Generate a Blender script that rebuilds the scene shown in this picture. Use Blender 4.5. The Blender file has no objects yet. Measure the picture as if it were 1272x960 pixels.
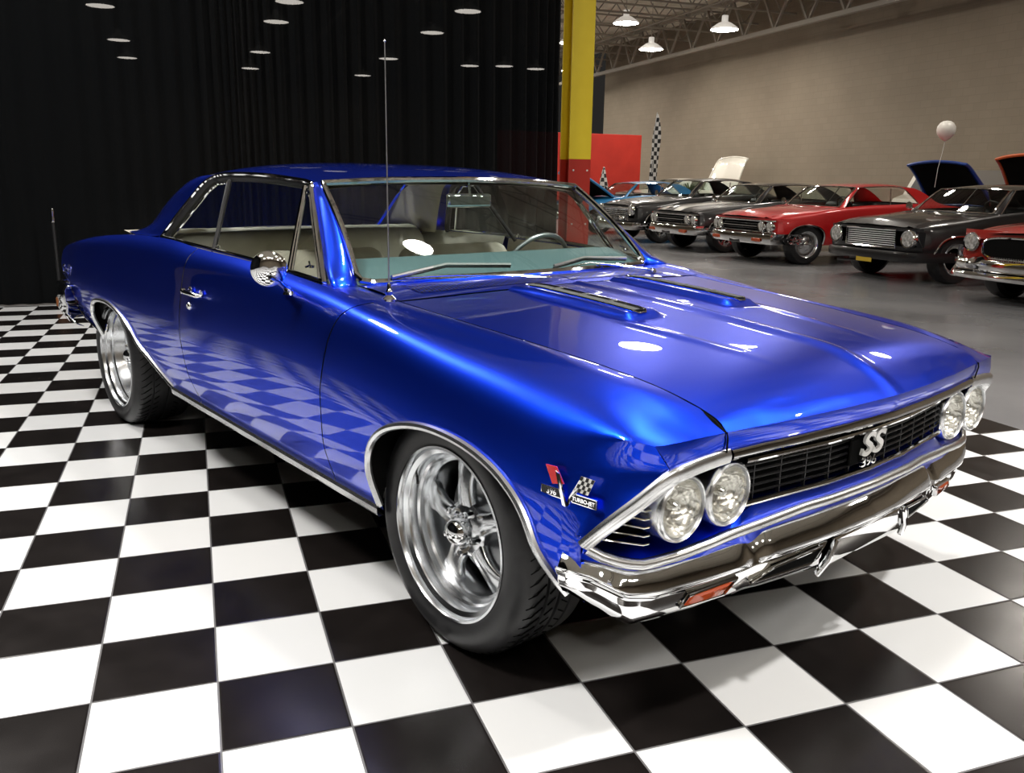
import bpy, math, random
import numpy as np
from mathutils import Vector, Matrix
random.seed(4)
SC = bpy.context.scene
COL = SC.collection
PI = math.pi
TILE = 0.296776                     # side of one floor tile

# ------------------------------------------------------------------ camera, world, exposure
cam_d = bpy.data.cameras.new('camera'); cam = bpy.data.objects.new('camera', cam_d); COL.objects.link(cam)
cam_d.sensor_width = 36.0; cam_d.lens = 30.5737; cam_d.clip_start = 0.05; cam_d.clip_end = 300
cam.matrix_world = (Matrix.Translation((0.614257, -3.026300, 1.273904)) @ Matrix.Rotation(-0.3468512, 4, 'Z')
                    @ Matrix.Rotation(1.3389898, 4, 'X') @ Matrix.Rotation(0.0154528, 4, 'Z'))
SC.camera = cam
W = bpy.data.worlds.new('hall_ambient'); SC.world = W; W.use_nodes = True
W.node_tree.nodes['Background'].inputs[0].default_value = (0.9, 0.85, 0.8, 1)
W.node_tree.nodes['Background'].inputs[1].default_value = 0.02
SC.view_settings.view_transform = 'Standard'; SC.view_settings.look = 'None'
SC.view_settings.gamma = 1; SC.view_settings.use_curve_mapping = False
SC.view_settings.exposure = 0.12
SC.cycles.use_denoising = True
SC.cycles.max_bounces = 8; SC.cycles.transparent_max_bounces = 16
SC.cycles.sample_clamp_indirect = 6; SC.cycles.sample_clamp_direct = 0
SC.cycles.caustics_reflective = False; SC.cycles.caustics_refractive = False
LAMP_POWER = 60.0                   # emission of the hall lamp lenses
KEY = [  # unseen round lights, last pair added fill: x, y, z, size, watts
    (-1.7, -1.3, 5.5, 1.2, 330), (2.95, .30, 5.6, .52, 110), (-1.6, 3.6, 5.6, 1.0, 170), (1.2, -6.2, 5.2, 1.0, 130), (5.0, -2.4, 6.0, .45, 330),
]

# ------------------------------------------------------------------ materials
def mat(name, color, rough=0.5, metal=0.0, coat=0.0, coat_rough=0.03, emit=None, estr=0.0, spec=0.5):
    m = bpy.data.materials.new(name); m.use_nodes = True
    b = m.node_tree.nodes['Principled BSDF']
    b.inputs['Base Color'].default_value = (*color, 1); b.inputs['Roughness'].default_value = rough
    b.inputs['Metallic'].default_value = metal; b.inputs['Coat Weight'].default_value = coat
    b.inputs['Coat Roughness'].default_value = coat_rough; b.inputs['Specular IOR Level'].default_value = spec
    if emit: b.inputs['Emission Color'].default_value = (*emit, 1); b.inputs['Emission Strength'].default_value = estr
    return m
def N(m, t, **k):
    n = m.node_tree.nodes.new(t)
    for a, v in k.items(): setattr(n, a, v)
    return n
def L(m, a, b): m.node_tree.links.new(a, b)
def P(m): return m.node_tree.nodes['Principled BSDF']
def noise_var(m, c1, c2, scale, detail=4, rough=None, bump=0.0, obj=True, dist=0.02):
    tc = N(m, 'ShaderNodeTexCoord'); nz = N(m, 'ShaderNodeTexNoise'); nz.inputs['Scale'].default_value = scale
    nz.inputs['Detail'].default_value = detail; L(m, tc.outputs['Object'], nz.inputs['Vector'])
    r = N(m, 'ShaderNodeValToRGB'); r.color_ramp.elements[0].color = (*c1, 1); r.color_ramp.elements[1].color = (*c2, 1)
    r.color_ramp.elements[0].position = .35; r.color_ramp.elements[1].position = .65
    L(m, nz.outputs[0], r.inputs[0]); L(m, r.outputs[0], P(m).inputs['Base Color'])
    if rough:
        mr = N(m, 'ShaderNodeMapRange'); mr.inputs['To Min'].default_value = rough[0]; mr.inputs['To Max'].default_value = rough[1]
        L(m, nz.outputs[0], mr.inputs[0]); L(m, mr.outputs[0], P(m).inputs['Roughness'])
    if bump:
        bp = N(m, 'ShaderNodeBump'); bp.inputs['Strength'].default_value = bump; bp.inputs['Distance'].default_value = dist
        L(m, nz.outputs[0], bp.inputs['Height']); L(m, bp.outputs[0], P(m).inputs['Normal'])
    return m
def paint(name, c, metal=0.55, rough=0.32, flake=True):
    m = mat(name, c, rough, metal, 1.0, 0.012)
    P(m).inputs['Coat IOR'].default_value = 1.6 if flake else 1.32
    if flake:
        tc = N(m, 'ShaderNodeTexCoord'); v = N(m, 'ShaderNodeTexNoise'); v.inputs['Scale'].default_value = 900
        L(m, tc.outputs['Object'], v.inputs['Vector'])
        bp = N(m, 'ShaderNodeBump'); bp.inputs['Strength'].default_value = .06; bp.inputs['Distance'].default_value = .001
        L(m, v.outputs[0], bp.inputs['Height']); L(m, bp.outputs[0], P(m).inputs['Normal'])
    return m
def glass(name, tint, ior=1.5, rough=0.0, extra=0.0):
    m = bpy.data.materials.new(name); m.use_nodes = True; nt = m.node_tree; nt.nodes.remove(nt.nodes['Principled BSDF'])
    out = nt.nodes['Material Output']
    fr = N(m, 'ShaderNodeLayerWeight'); fr.inputs[0].default_value = .5
    pw = N(m, 'ShaderNodeMath', operation='POWER'); pw.inputs[1].default_value = 5.0; L(m, fr.outputs['Facing'], pw.inputs[0])
    ad = N(m, 'ShaderNodeMath', operation='MULTIPLY_ADD'); ad.inputs[1].default_value = .93; ad.inputs[2].default_value = .045 + extra; ad.use_clamp = True
    tr = N(m, 'ShaderNodeBsdfTransparent'); tr.inputs[0].default_value = (*tint, 1)
    gl = N(m, 'ShaderNodeBsdfGlossy'); gl.inputs['Roughness'].default_value = rough
    mx = N(m, 'ShaderNodeMixShader')
    L(m, pw.outputs[0], ad.inputs[0]); L(m, ad.outputs[0], mx.inputs[0]); L(m, tr.outputs[0], mx.inputs[1]); L(m, gl.outputs[0], mx.inputs[2])
    L(m, mx.outputs[0], out.inputs[0]); return m

M = {}
M['blue'] = paint('metallic_blue_paint', (0.006, 0.060, 0.92), 1.0, .335)
M['chrome'] = mat('chrome', (0.86, 0.87, 0.88), 0.045, 1.0)
M['polished'] = noise_var(mat('polished_aluminium', (0.78, 0.80, 0.82), 0.2, 1.0), (.74, .76, .78), (.84, .86, .88), 6, 2, (.15, .26))
M['trim'] = mat('satin_bright_trim', (0.88, 0.89, 0.90), 0.27, 1.0)
M['steel'] = mat('brushed_steel', (0.45, 0.46, 0.47), 0.35, 1.0)
M['black'] = mat('satin_black', (0.008, 0.008, 0.009), 0.45)
M['void'] = mat('matt_black', (0.003, 0.003, 0.003), 0.9, spec=.1)
M['vent_grey'] = mat('vent_grey_metal', (.09, .095, .09), .45, .5)
M['grille'] = mat('grille_black', (0.02, 0.02, 0.022), 0.3, 0.3)
M['rubber'] = noise_var(mat('tyre_rubber', (0.012, 0.012, 0.013), 0.5), (.010, .010, .011), (.017, .017, .018), 30, 3, (.32, .5))
M['gasket'] = mat('window_rubber', (0.006, 0.006, 0.007), 0.5)
M['glass'] = glass('tinted_window_glass', (0.90, 0.94, 0.92))
M['glass_ws'] = glass('windshield_glass', (0.82, 0.90, 0.88), 1.5, 0, .02)
M['lens'] = glass('headlight_glass', (.97, .97, .95), 1.5, 0.02, .03)
M['reflector'] = mat('headlight_reflector', (0.85, 0.85, 0.82), 0.12, 1.0)
def lampbump():
    m = mat('fluted_headlight_bowl', (0.92, 0.91, 0.86), 0.22, .75)
    tc = N(m, 'ShaderNodeTexCoord'); w1 = N(m, 'ShaderNodeTexVoronoi'); w1.inputs['Scale'].default_value = 42
    L(m, tc.outputs['Object'], w1.inputs['Vector']); bp = N(m, 'ShaderNodeBump'); bp.inputs['Strength'].default_value = .5; bp.inputs['Distance'].default_value = .008
    L(m, w1.outputs[0], bp.inputs['Height']); L(m, bp.outputs[0], P(m).inputs['Normal']); return m
M['bowl'] = lampbump()
M['amber'] = mat('amber_lens', (0.42, 0.055, 0.008), 0.12, 0, .8)
M['red_lens'] = mat('red_lens', (0.4, 0.01, 0.008), 0.15, 0, .8)
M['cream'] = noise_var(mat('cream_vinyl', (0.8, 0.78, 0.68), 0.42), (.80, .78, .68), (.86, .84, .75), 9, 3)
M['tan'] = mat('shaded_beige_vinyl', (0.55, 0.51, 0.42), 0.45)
M['dash'] = mat('teal_grey_dash_pad', (0.10, 0.17, 0.18), 0.5)
M['carpet'] = mat('dark_carpet', (0.02, 0.02, 0.022), 0.95)
M['emb_red'] = mat('red_enamel', (0.55, 0.02, 0.02), 0.2, 0, .8)
M['emb_white'] = mat('white_enamel', (0.85, 0.85, 0.83), 0.2, 0, .8)
M['white_plastic'] = mat('white_plastic', (0.8, 0.8, 0.78), .3)

# ------------------------------------------------------------------ mesh helpers
def tag(o, label=None, cat=None, group=None, kind=None):
    if label: o['label'] = label
    if cat: o['category'] = cat
    if group: o['group'] = group
    if kind: o['kind'] = kind
    return o
def empty(name, loc=(0, 0, 0), rz=0):
    o = bpy.data.objects.new(name, None); COL.objects.link(o); o.location = loc; o.rotation_euler = (0, 0, rz); o.empty_display_size = .2
    return o
class MB:
    def __init__(s): s.v = []; s.f = []; s.m = []; s.mats = []; s.cur = 0
    def use(s, mt):
        if mt not in s.mats: s.mats.append(mt)
        s.cur = s.mats.index(mt); return s
    def add(s, vs, fs):
        k = len(s.v); s.v += [tuple(float(c) for c in p) for p in vs]
        for f in fs: s.f.append(tuple(i + k for i in f)); s.m.append(s.cur)
        return s
    def grid(s, G, flip=False, cu=False, cv=False):
        n, m = len(G), len(G[0]); vs = [p for r in G for p in r]; fs = []
        for i in range(n if cu else n - 1):
            for j in range(m if cv else m - 1):
                a, b, c, d = i * m + j, ((i + 1) % n) * m + j, ((i + 1) % n) * m + (j + 1) % m, i * m + (j + 1) % m
                fs.append((a, d, c, b) if flip else (a, b, c, d))
        return s.add(vs, fs)
    def box(s, c, d, R=None):
        x, y, z = d[0] / 2, d[1] / 2, d[2] / 2
        vs = [Vector((i, j, k)) for i in (-x, x) for j in (-y, y) for k in (-z, z)]
        if R is not None: vs = [R @ v for v in vs]
        vs = [v + Vector(c) for v in vs]
        return s.add(vs, [(0, 1, 3, 2), (4, 6, 7, 5), (0, 4, 5, 1), (2, 3, 7, 6), (0, 2, 6, 4), (1, 5, 7, 3)])
    def bar(s, a, b, w, h=None, up=(0, 0, 1)):
        a, b = Vector(a), Vector(b); t = (b - a); l = t.length
        if l < 1e-6: return s
        t /= l; u = Vector(up); r = t.cross(u)
        if r.length < 1e-4: r = t.cross(Vector((1, 0, 0)))
        r.normalize(); u = r.cross(t); h = h or w
        R = Matrix((t, r, u)).transposed()
        return s.box((a + b) / 2, (l, w, h), R)
    def tube(s, pts, r, n=8, closed=False, caps=True, flat=None, up=(0, 0, 1)):
        pts = [Vector(p) for p in pts]; k = len(pts); rings = []
        for i in range(k):
            a = pts[(i - 1) % k] if (closed or i > 0) else pts[i]; b = pts[(i + 1) % k] if (closed or i < k - 1) else pts[i]
            t = (b - a).normalized(); u = Vector(up); x = t.cross(u)
            if x.length < 1e-3: x = t.cross(Vector((0, 1, 0)))
            x.normalize(); y = x.cross(t)
            rr = r[i] if isinstance(r, (list, tuple)) else r
            f = flat or 1.0
            rings.append([pts[i] + x * math.cos(q) * rr + y * math.sin(q) * rr * f for q in [2 * PI * j / n for j in range(n)]])
        s.grid(rings, cu=closed, cv=True)
        if caps and not closed:
            b = len(s.v) - k * n; s.f.append(tuple(range(b, b + n))); s.m.append(s.cur); s.f.append(tuple(range(b + (k - 1) * n, b + k * n))[::-1]); s.m.append(s.cur)
        return s
    def lathe(s, prof, c=(0, 0, 0), axis='y', n=48, R=None, cap=False):
        rings = []
        for (r, h) in prof:
            row = []
            for j in range(n):
                q = 2 * PI * j / n; a, b = r * math.cos(q), r * math.sin(q)
                p = {'x': (h, a, b), 'y': (a, h, b), 'z': (a, b, h)}[axis]
                p = Vector(p)
                if R is not None: p = R @ p
                row.append(p + Vector(c))
            rings.append(row)
        return s.grid(rings, cv=True)
    def prism(s, poly, axis, a, b):
        n = len(poly)
        def mk(h): return [{'x': (h, p[0], p[1]), 'y': (p[0], h, p[1]), 'z': (p[0], p[1], h)}[axis] for p in poly]
        return s.add(mk(a) + mk(b), [tuple(range(n)), tuple(range(2 * n - 1, n - 1, -1))] + [(i, i + n, (i + 1) % n + n, (i + 1) % n) for i in range(n)])
    def mirror(s):
        k = len(s.v); s.v += [(x, -y, z) for x, y, z in s.v]; s.f += [tuple(i + k for i in f[::-1]) for f in s.f]; s.m += list(s.m); return s
    def build(s, name, mt=None, parent=None, smooth=True, bevel=0, solid=0, angle=40, subsurf=0):
        me = bpy.data.meshes.new(name); me.from_pydata(s.v, [], s.f)
        ms = s.mats or [mt]
        if mt is not None and not s.mats: ms = [mt]
        for q in ms: me.materials.append(M[q] if isinstance(q, str) else q)
        me.update()
        import bmesh
        bm = bmesh.new(); bm.from_mesh(me)
        for i, f in enumerate(bm.faces): f.material_index = s.m[i] if s.mats else 0
        bmesh.ops.remove_doubles(bm, verts=bm.verts, dist=1e-5)
        bmesh.ops.recalc_face_normals(bm, faces=bm.faces); bm.to_mesh(me); bm.free()
        if smooth:
            for p in me.polygons: p.use_smooth = True
            me.set_sharp_from_angle(angle=math.radians(angle))
        o = bpy.data.objects.new(name, me); COL.objects.link(o)
        if parent: o.parent = parent
        if solid:
            md = o.modifiers.new('thickness', 'SOLIDIFY'); md.thickness = solid; md.offset = -1
        if bevel:
            md = o.modifiers.new('bevel', 'BEVEL'); md.width = bevel; md.segments = 2; md.limit_method = 'ANGLE'
        if subsurf:
            md = o.modifiers.new('sub', 'SUBSURF'); md.levels = subsurf; md.render_levels = subsurf
        return o
def kids(o): return [c for c in bpy.data.objects if c.parent == o]
def copy_tree(o, parent=None):
    ch = [c for c in o.children]
    c = o.copy(); COL.objects.link(c)
    if parent: c.parent = parent
    for k in ch: copy_tree(k, c)
    return c
def pchip(xs, ys):
    o = np.argsort(xs); xs = np.array(xs, float)[o]; ys = np.array(ys, float)[o]; h = np.diff(xs); d = np.diff(ys) / h; m = np.zeros(len(xs))
    for i in range(1, len(xs) - 1):
        if d[i - 1] * d[i] > 0:
            w1, w2 = 2 * h[i] + h[i - 1], h[i] + 2 * h[i - 1]; m[i] = (w1 + w2) / (w1 / d[i - 1] + w2 / d[i])
    m[0], m[-1] = d[0], d[-1]
    def f(x):
        x = min(max(x, xs[0]), xs[-1]); i = min(int(np.searchsorted(xs, x, 'right')) - 1, len(xs) - 2); t = (x - xs[i]) / h[i]
        return float((2 * t**3 - 3 * t * t + 1) * ys[i] + (t**3 - 2 * t * t + t) * h[i] * m[i] + (-2 * t**3 + 3 * t * t) * ys[i + 1] + (t**3 - t * t) * h[i] * m[i + 1])
    return f
def lin(xs, ys): return lambda x: float(np.interp(x, xs, ys))
def cr(pts, n):      # smooth curve through points, n samples per span
    p = [np.array(q, float) for q in pts]; p = [2 * p[0] - p[1]] + p + [2 * p[-1] - p[-2]]; out = []
    for i in range(1, len(p) - 2):
        for k in range(n):
            t = k / n; out.append(.5 * (2 * p[i] + (p[i + 1] - p[i - 1]) * t + (2 * p[i - 1] - 5 * p[i] + 4 * p[i + 1] - p[i + 2]) * t * t + (3 * p[i] - p[i - 1] - 3 * p[i + 1] + p[i + 2]) * t**3))
    out.append(p[-2]); return out
def rs(pts, n):      # resample a polyline to n points by length
    P_ = np.array(pts, float); d = np.r_[0, np.cumsum(np.linalg.norm(np.diff(P_, axis=0), axis=1))]; q = np.linspace(0, d[-1], n)
    return [np.array([np.interp(t, d, P_[:, k]) for k in range(P_.shape[1])]) for t in q]
def text_mesh(name, body, size, mt, parent, Mx, extrude=.001, bold=0.0, shear=0.0):
    cu = bpy.data.curves.new(name, 'FONT'); cu.body = body; cu.size = size; cu.extrude = extrude; cu.offset = bold; cu.shear = shear
    cu.align_x = 'CENTER'; cu.align_y = 'CENTER'
    o = bpy.data.objects.new(name, cu); COL.objects.link(o)
    dg = bpy.context.evaluated_depsgraph_get(); me = bpy.data.meshes.new_from_object(o.evaluated_get(dg)); bpy.data.objects.remove(o)
    me.transform(Mx); me.materials.clear(); me.materials.append(M[mt]); o = bpy.data.objects.new(name, me); COL.objects.link(o); o.parent = parent
    return o
# ------------------------------------------------------------------ setting
def tile_mat():
    m = mat('checkered_floor_tiles', (1, 1, 1), .2); b = P(m)
    tc = N(m, 'ShaderNodeTexCoord'); sp = N(m, 'ShaderNodeSeparateXYZ'); L(m, tc.outputs['Object'], sp.inputs[0])
    def mth(op, a, bb=None):
        n = N(m, 'ShaderNodeMath', operation=op)
        for i, v in enumerate((a, bb)):
            if v is None: continue
            if isinstance(v, (int, float)): n.inputs[i].default_value = v
            else: L(m, v, n.inputs[i])
        return n.outputs[0]
    u = mth('DIVIDE', sp.outputs[0], TILE); v = mth('DIVIDE', sp.outputs[1], TILE)
    fu, fv = mth('FLOOR', u), mth('FLOOR', v)
    par = mth('FLOORED_MODULO', mth('ADD', fu, fv), 2)
    def edge(q): return mth('SUBTRACT', .5, mth('ABSOLUTE', mth('SUBTRACT', mth('FRACT', q), .5)))
    e = mth('MINIMUM', edge(u), edge(v)); groove = mth('LESS_THAN', e, .0085)
    cmb = N(m, 'ShaderNodeCombineXYZ'); L(m, fu, cmb.inputs[0]); L(m, fv, cmb.inputs[1])
    wn = N(m, 'ShaderNodeTexWhiteNoise', noise_dimensions='2D'); L(m, cmb.outputs[0], wn.inputs[0])
    nz = N(m, 'ShaderNodeTexNoise'); nz.inputs['Scale'].default_value = 7; nz.inputs['Detail'].default_value = 5; L(m, tc.outputs['Object'], nz.inputs['Vector'])
    mb = N(m, 'ShaderNodeMix', data_type='RGBA'); L(m, nz.outputs[0], mb.inputs['Factor']); mb.inputs['A'].default_value = (.006, .0052, .005, 1); mb.inputs['B'].default_value = (.016, .013, .012, 1)
    mw = N(m, 'ShaderNodeMix', data_type='RGBA'); L(m, wn.outputs[0], mw.inputs['Factor']); mw.inputs['A'].default_value = (.80, .82, .83, 1); mw.inputs['B'].default_value = (.86, .87, .87, 1)
    mx = N(m, 'ShaderNodeMix', data_type='RGBA'); L(m, par, mx.inputs['Factor']); L(m, mb.outputs['Result'], mx.inputs['A']); L(m, mw.outputs['Result'], mx.inputs['B'])
    mg = N(m, 'ShaderNodeMix', data_type='RGBA'); L(m, groove, mg.inputs['Factor']); L(m, mx.outputs['Result'], mg.inputs['A']); mg.inputs['B'].default_value = (.16, .16, .165, 1)
    L(m, mg.outputs['Result'], b.inputs['Base Color'])
    mr = N(m, 'ShaderNodeMapRange'); mr.inputs['To Min'].default_value = .16; mr.inputs['To Max'].default_value = .30; L(m, nz.outputs[0], mr.inputs[0]); L(m, mr.outputs[0], b.inputs['Roughness'])
    n2 = N(m, 'ShaderNodeTexNoise'); n2.inputs['Scale'].default_value = 260; L(m, tc.outputs['Object'], n2.inputs['Vector'])
    hh = mth('ADD', mth('MULTIPLY', n2.outputs[0], .10), mth('MINIMUM', mth('MULTIPLY', e, 45), 1.0))
    bp = N(m, 'ShaderNodeBump'); bp.inputs['Strength'].default_value = .35; bp.inputs['Distance'].default_value = .003; L(m, hh, bp.inputs['Height']); L(m, bp.outputs[0], b.inputs['Normal'])
    return m
M['tiles'] = tile_mat()
M['concrete'] = noise_var(mat('polished_concrete', (.2, .2, .2), .2), (.17, .17, .175), (.24, .24, .245), 0.6, 8, (.16, .32), .02)
def block_mat():
    m = mat('painted_block_wall', (.17, .145, .12), .8); b = P(m)
    tc = N(m, 'ShaderNodeTexCoord'); mp = N(m, 'ShaderNodeVectorMath', operation='ADD')
    sp = N(m, 'ShaderNodeSeparateXYZ'); L(m, tc.outputs['Object'], sp.inputs[0]); ad = N(m, 'ShaderNodeMath', operation='ADD'); L(m, sp.outputs[0], ad.inputs[0]); L(m, sp.outputs[1], ad.inputs[1])
    cb = N(m, 'ShaderNodeCombineXYZ'); L(m, ad.outputs[0], cb.inputs[0]); L(m, sp.outputs[2], cb.inputs[1])
    br = N(m, 'ShaderNodeTexBrick'); L(m, cb.outputs[0], br.inputs[0]); br.inputs['Scale'].default_value = 1
    br.inputs['Brick Width'].default_value = .4; br.inputs['Row Height'].default_value = .2; br.inputs['Mortar Size'].default_value = .008
    br.inputs['Color1'].default_value = (.335, .280, .208, 1); br.inputs['Color2'].default_value = (.355, .297, .222, 1); br.inputs['Mortar'].default_value = (.31, .258, .192, 1)
    nz = N(m, 'ShaderNodeTexNoise'); nz.inputs['Scale'].default_value = .5; nz.inputs['Detail'].default_value = 6; L(m, tc.outputs['Object'], nz.inputs['Vector'])
    mx = N(m, 'ShaderNodeMix', data_type='RGBA', blend_type='MULTIPLY'); mx.inputs['Factor'].default_value = .35; L(m, br.outputs[0], mx.inputs['A']); L(m, nz.outputs[0], mx.inputs['B'])
    L(m, mx.outputs['Result'], b.inputs['Base Color']); return m
M['block'] = block_mat()
M['deck'] = noise_var(mat('roof_deck', (.6, .56, .5), .8), (.78, .72, .60), (.88, .82, .70), 2, 3)
M['truss'] = mat('painted_steel_truss', (.36, .33, .28), .6)
M['yellow'] = noise_var(mat('yellow_column_paint', (.8, .6, .02), .45), (.84, .63, .02), (.90, .69, .03), 3, 5)
M['red_col'] = mat('red_column_paint', (.48, .03, .018), .4)
M['redwall'] = noise_var(mat('red_partition_paint', (.6, .03, .015), .6), (.50, .022, .011), (.56, .027, .014), 2, 3)
def curtain_mat():
    m = mat('black_drape', (.0028, .0033, .0038), .9, spec=.06)
    P(m).inputs['Sheen Weight'].default_value = .03; P(m).inputs['Sheen Roughness'].default_value = .5
    nt = m.node_tree; tr = N(m, 'ShaderNodeBsdfTransparent'); mx = N(m, 'ShaderNodeMixShader'); mx.inputs[0].default_value = .007
    L(m, P(m).outputs[0], mx.inputs[1]); L(m, tr.outputs[0], mx.inputs[2]); L(m, mx.outputs[0], nt.nodes['Material Output'].inputs[0]); return m
M['drape'] = curtain_mat()
def struct(o): return tag(o, kind='structure')
b = MB(); b.add([(-13, -16, 0), (20, -16, 0), (20, 48, 0), (-13, 48, 0)], [(0, 1, 2, 3)]); struct(b.build('floor', 'concrete', smooth=False))
b = MB(); b.box(((-14 * TILE + 16 * TILE) / 2, (-30 * TILE + 22.15 * TILE) / 2, .004), (30 * TILE, 52.15 * TILE, .008))
tl = b.build('display_floor', 'tiles', smooth=False); tag(tl, kind='structure')
b = MB(); b.box((19.7, 10.5, 4.0), (.2, 53, 8)); struct(b.build('wall_right', 'block', smooth=False))
b = MB(); b.box((3.4, 48.1, 4.0), (33, .2, 8)); struct(b.build('wall_back', 'block', smooth=False))
b = MB(); b.box((3.4, -16.1, 4.0), (33, .2, 8)); struct(b.build('wall_front', 'block', smooth=False))
b = MB(); b.box((-13.1, 16, 4.0), (.2, 64, 8)); struct(b.build('wall_left', 'block', smooth=False))
b = MB()
G = []
for i in range(0, 661):
    x = -13 + i * .05; zz = 7.55 + (.03 if (i // 2) % 2 else -.03); G.append([(x, -16, zz), (x, 48, zz)])
b.grid(G); struct(b.build('ceiling', 'deck', smooth=False))
# girder parallel to the wall and joists across
def truss(name, p0, p1, zb, zt, step, w, mt='truss'):
    b = MB(); p0, p1 = Vector((*p0, 0)), Vector((*p1, 0)); d = p1 - p0; n = max(2, int(d.length / step)); 
    up = Vector((0, 0, 1))
    b.bar(p0 + up * zb, p1 + up * zb, w, w * .8); b.bar(p0 + up * zt, p1 + up * zt, w, w * .8)
    for i in range(n):
        a = p0 + d * (i / n); c = p0 + d * ((i + .5) / n); e = p0 + d * ((i + 1) / n)
        b.bar(a + up * zt, c + up * zb, w * .45); b.bar(c + up * zb, e + up * zt, w * .45)
    return struct(b.build(name, mt, smooth=False))
truss('ceiling_girder', (18.15, -15), (18.15, 47), 6.02, 7.3, 1.6, .16)
truss('ceiling_girder', (5.3, -15), (5.3, 47), 6.25, 7.3, 1.6, .14)
for k in range(0, 22):
    y = 1.5 + k * 2.1
    truss('ceiling_joist', (-12.8, y), (19.5, y), 6.72, 7.42, 1.1, .07)
b = MB()
for x in (8.9, 12.3, 15.9): b.tube([(x, -14, 6.62), (x, 47, 6.62)], .03, 6)
struct(b.build('ceiling_conduit', 'truss'))

# hall lamps
M['lamp_on'] = mat('lit_lamp_lens', (1, 1, 1), .4, emit=(1.0, .93, .84), estr=LAMP_POWER)
M['housing_glow'] = mat('housing_with_added_glow', (.6, .6, .58), .35, emit=(1.0, .93, .84), estr=.35)  # glow added to the housing as uplight for the ceiling
M['lamp_shell'] = mat('lamp_housing', (.55, .55, .54), .35, .8)
def lamp(loc):
    r = empty('high_bay_lamp', loc)
    b = MB(); b.lathe([(.43, .0), (.41, .06), (.20, .20), (.10, .24), (.10, .42), (.001, .43)], axis='z', n=28); b.build('housing', 'housing_glow', r)
    b = MB(); b.lathe([(.001, -.02), (.22, -.016), (.415, .004)], axis='z', n=28); b.build('lens', 'lamp_on', r)
    b = MB(); b.tube([(0, 0, .42), (0, 0, 1.62)], .012, 6); b.build('hanger', 'truss', r)
    return r
proto = lamp((14.7, 25.2, 6.5))
LP = [(14.7, 29.95, 6.5), (16.49, 21.97, 5.95), (16.44, 26.6, 5.95), (16.35, 33.6, 5.95), (14.7, 37.7, 6.5), (9.2, 25.4, 6.5), (9.2, 29.9, 6.5), (9.2, 37.6, 6.5), (9.3, 44.6, 6.5),
      (3.75, 26.2, 6.5), (3.68, 30.0, 6.5), (3.7, 38.0, 6.5), (3.66, 44.2, 6.5), (-1.8, 29.4, 6.5), (-1.8, 37.0, 6.5), (-1.85, 42.7, 6.5),
      (13.2, 38.3, 6.5), (16.4, 38.0, 6.5),
      (14.7, 20.0, 6.5), (14.7, 14.6, 6.5), (14.2, 7.1, 6.5), (9.2, 20.0, 6.5), (5.5, 15.2, 6.5), (7.95, 10.0, 6.5), (10.7, 10.7, 6.5), (9.2, -2.0, 6.5), (14.7, -2.0, 6.5),
      (3.7, 20.0, 6.5), (3.7, 12.0, 6.5), (-1.8, 9.6, 6.5), (-1.8, 15, 6.5), (3.7, -9, 6.5), (-1.8, -9, 6.5), (9.2, -9, 6.5)]
lamps = [proto]
for p in LP:
    c = copy_tree(proto); c.location = p; lamps.append(c)
seen = {(14.7, 25.2): 'round high bay ceiling lamp, lit, right beside the yellow column', (16.49, 21.97): 'round high bay lamp nearest to the grey wall, rightmost of the lit lamps',
        (16.44, 26.6): 'lit round high bay lamp hanging lowest before the ceiling truss', (16.35, 33.6): 'small far high bay lamp just left of the yellow column shaft', (14.7, 29.95): 'lit high bay lamp in the gap between black curtain and yellow column'}
cols = [(-1.85, 'at far left behind the curtain'), (3.7, 'behind the curtain above the roof'), (9.2, 'behind the curtain right of the antenna'), (15, 'behind the right end of the curtain')]
for cx, where in cols:
    m_ = sorted([o for o in lamps if o.location.y > 25 and (round(o.location.x, 2), round(o.location.y, 2)) not in seen and (abs(o.location.x - cx) < .8 if cx < 12 else 12 < o.location.x)], key=lambda o: (o.location.y, o.location.x))
    for k, o in enumerate(m_):
        rank = ['highest', 'second from top', 'third from top', 'fourth from top', 'lowest'][min(k, 4)]
        if cx > 12: rank = 'round high bay lamp left of centre', 'round high bay lamp in the middle', 'round high bay lamp at the far right', 'round high bay lamp overhead'; rank = rank[min(3, k)]; o['label'] = rank + ' ' + where
        else: o['label'] = 'round lamp ' + rank + ' ' + where
for o in lamps:
    k = (round(o.location.x, 2), round(o.location.y, 2))
    tag(o, seen.get(k, o.get('label', 'round high bay lamp hanging over the near part of the hall')), 'lamp', 'high bay lamps under the roof')

# unseen lights over the display floor, for glare, glow and shadows, plus added fill
M['soft_on'] = mat('lit_diffuser', (1, 1, 1), .5, emit=(1, .97, .93), estr=1)
def unseen_head(x, y, z, s, watts):
    r = empty('unseen_light', (x, y, z))
    b = MB(); b.lathe([(s / 2, 0), (s / 2 * .96, .05), (s * .16, .20), (.001, .22)], axis='z', n=32); b.build('reflector_dish', 'lamp_shell', r)
    b = MB(); b.tube([(0, 0, .2), (0, 0, 7.56 - z)], .02, 6); b.build('hanger', 'truss', r)
    ld = bpy.data.lights.new('unseen_bulb', 'AREA'); ld.shape = 'DISK'; ld.size = s * .96; ld.energy = watts; ld.color = (1, .96, .92)
    lo = bpy.data.objects.new('unseen_bulb', ld); COL.objects.link(lo); lo.parent = r; lo.location = (0, 0, -.01)
    tag(r, {2.95: 'round unseen light whose glare shows in the windshield of the blue car', -1.7: 'round unseen light set above the passenger side for the fender glow', -1.6: 'round unseen light set between the blue car and the curtain for the floor shadows', 5.0: 'small unseen fill light added to brighten the floor right of the bumper'}.get(x, 'round unseen fill light added over the floor in front of the bumper'), 'lamp', 'unseen lights set over the display floor'); return r
for k in KEY: unseen_head(*k)

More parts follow.
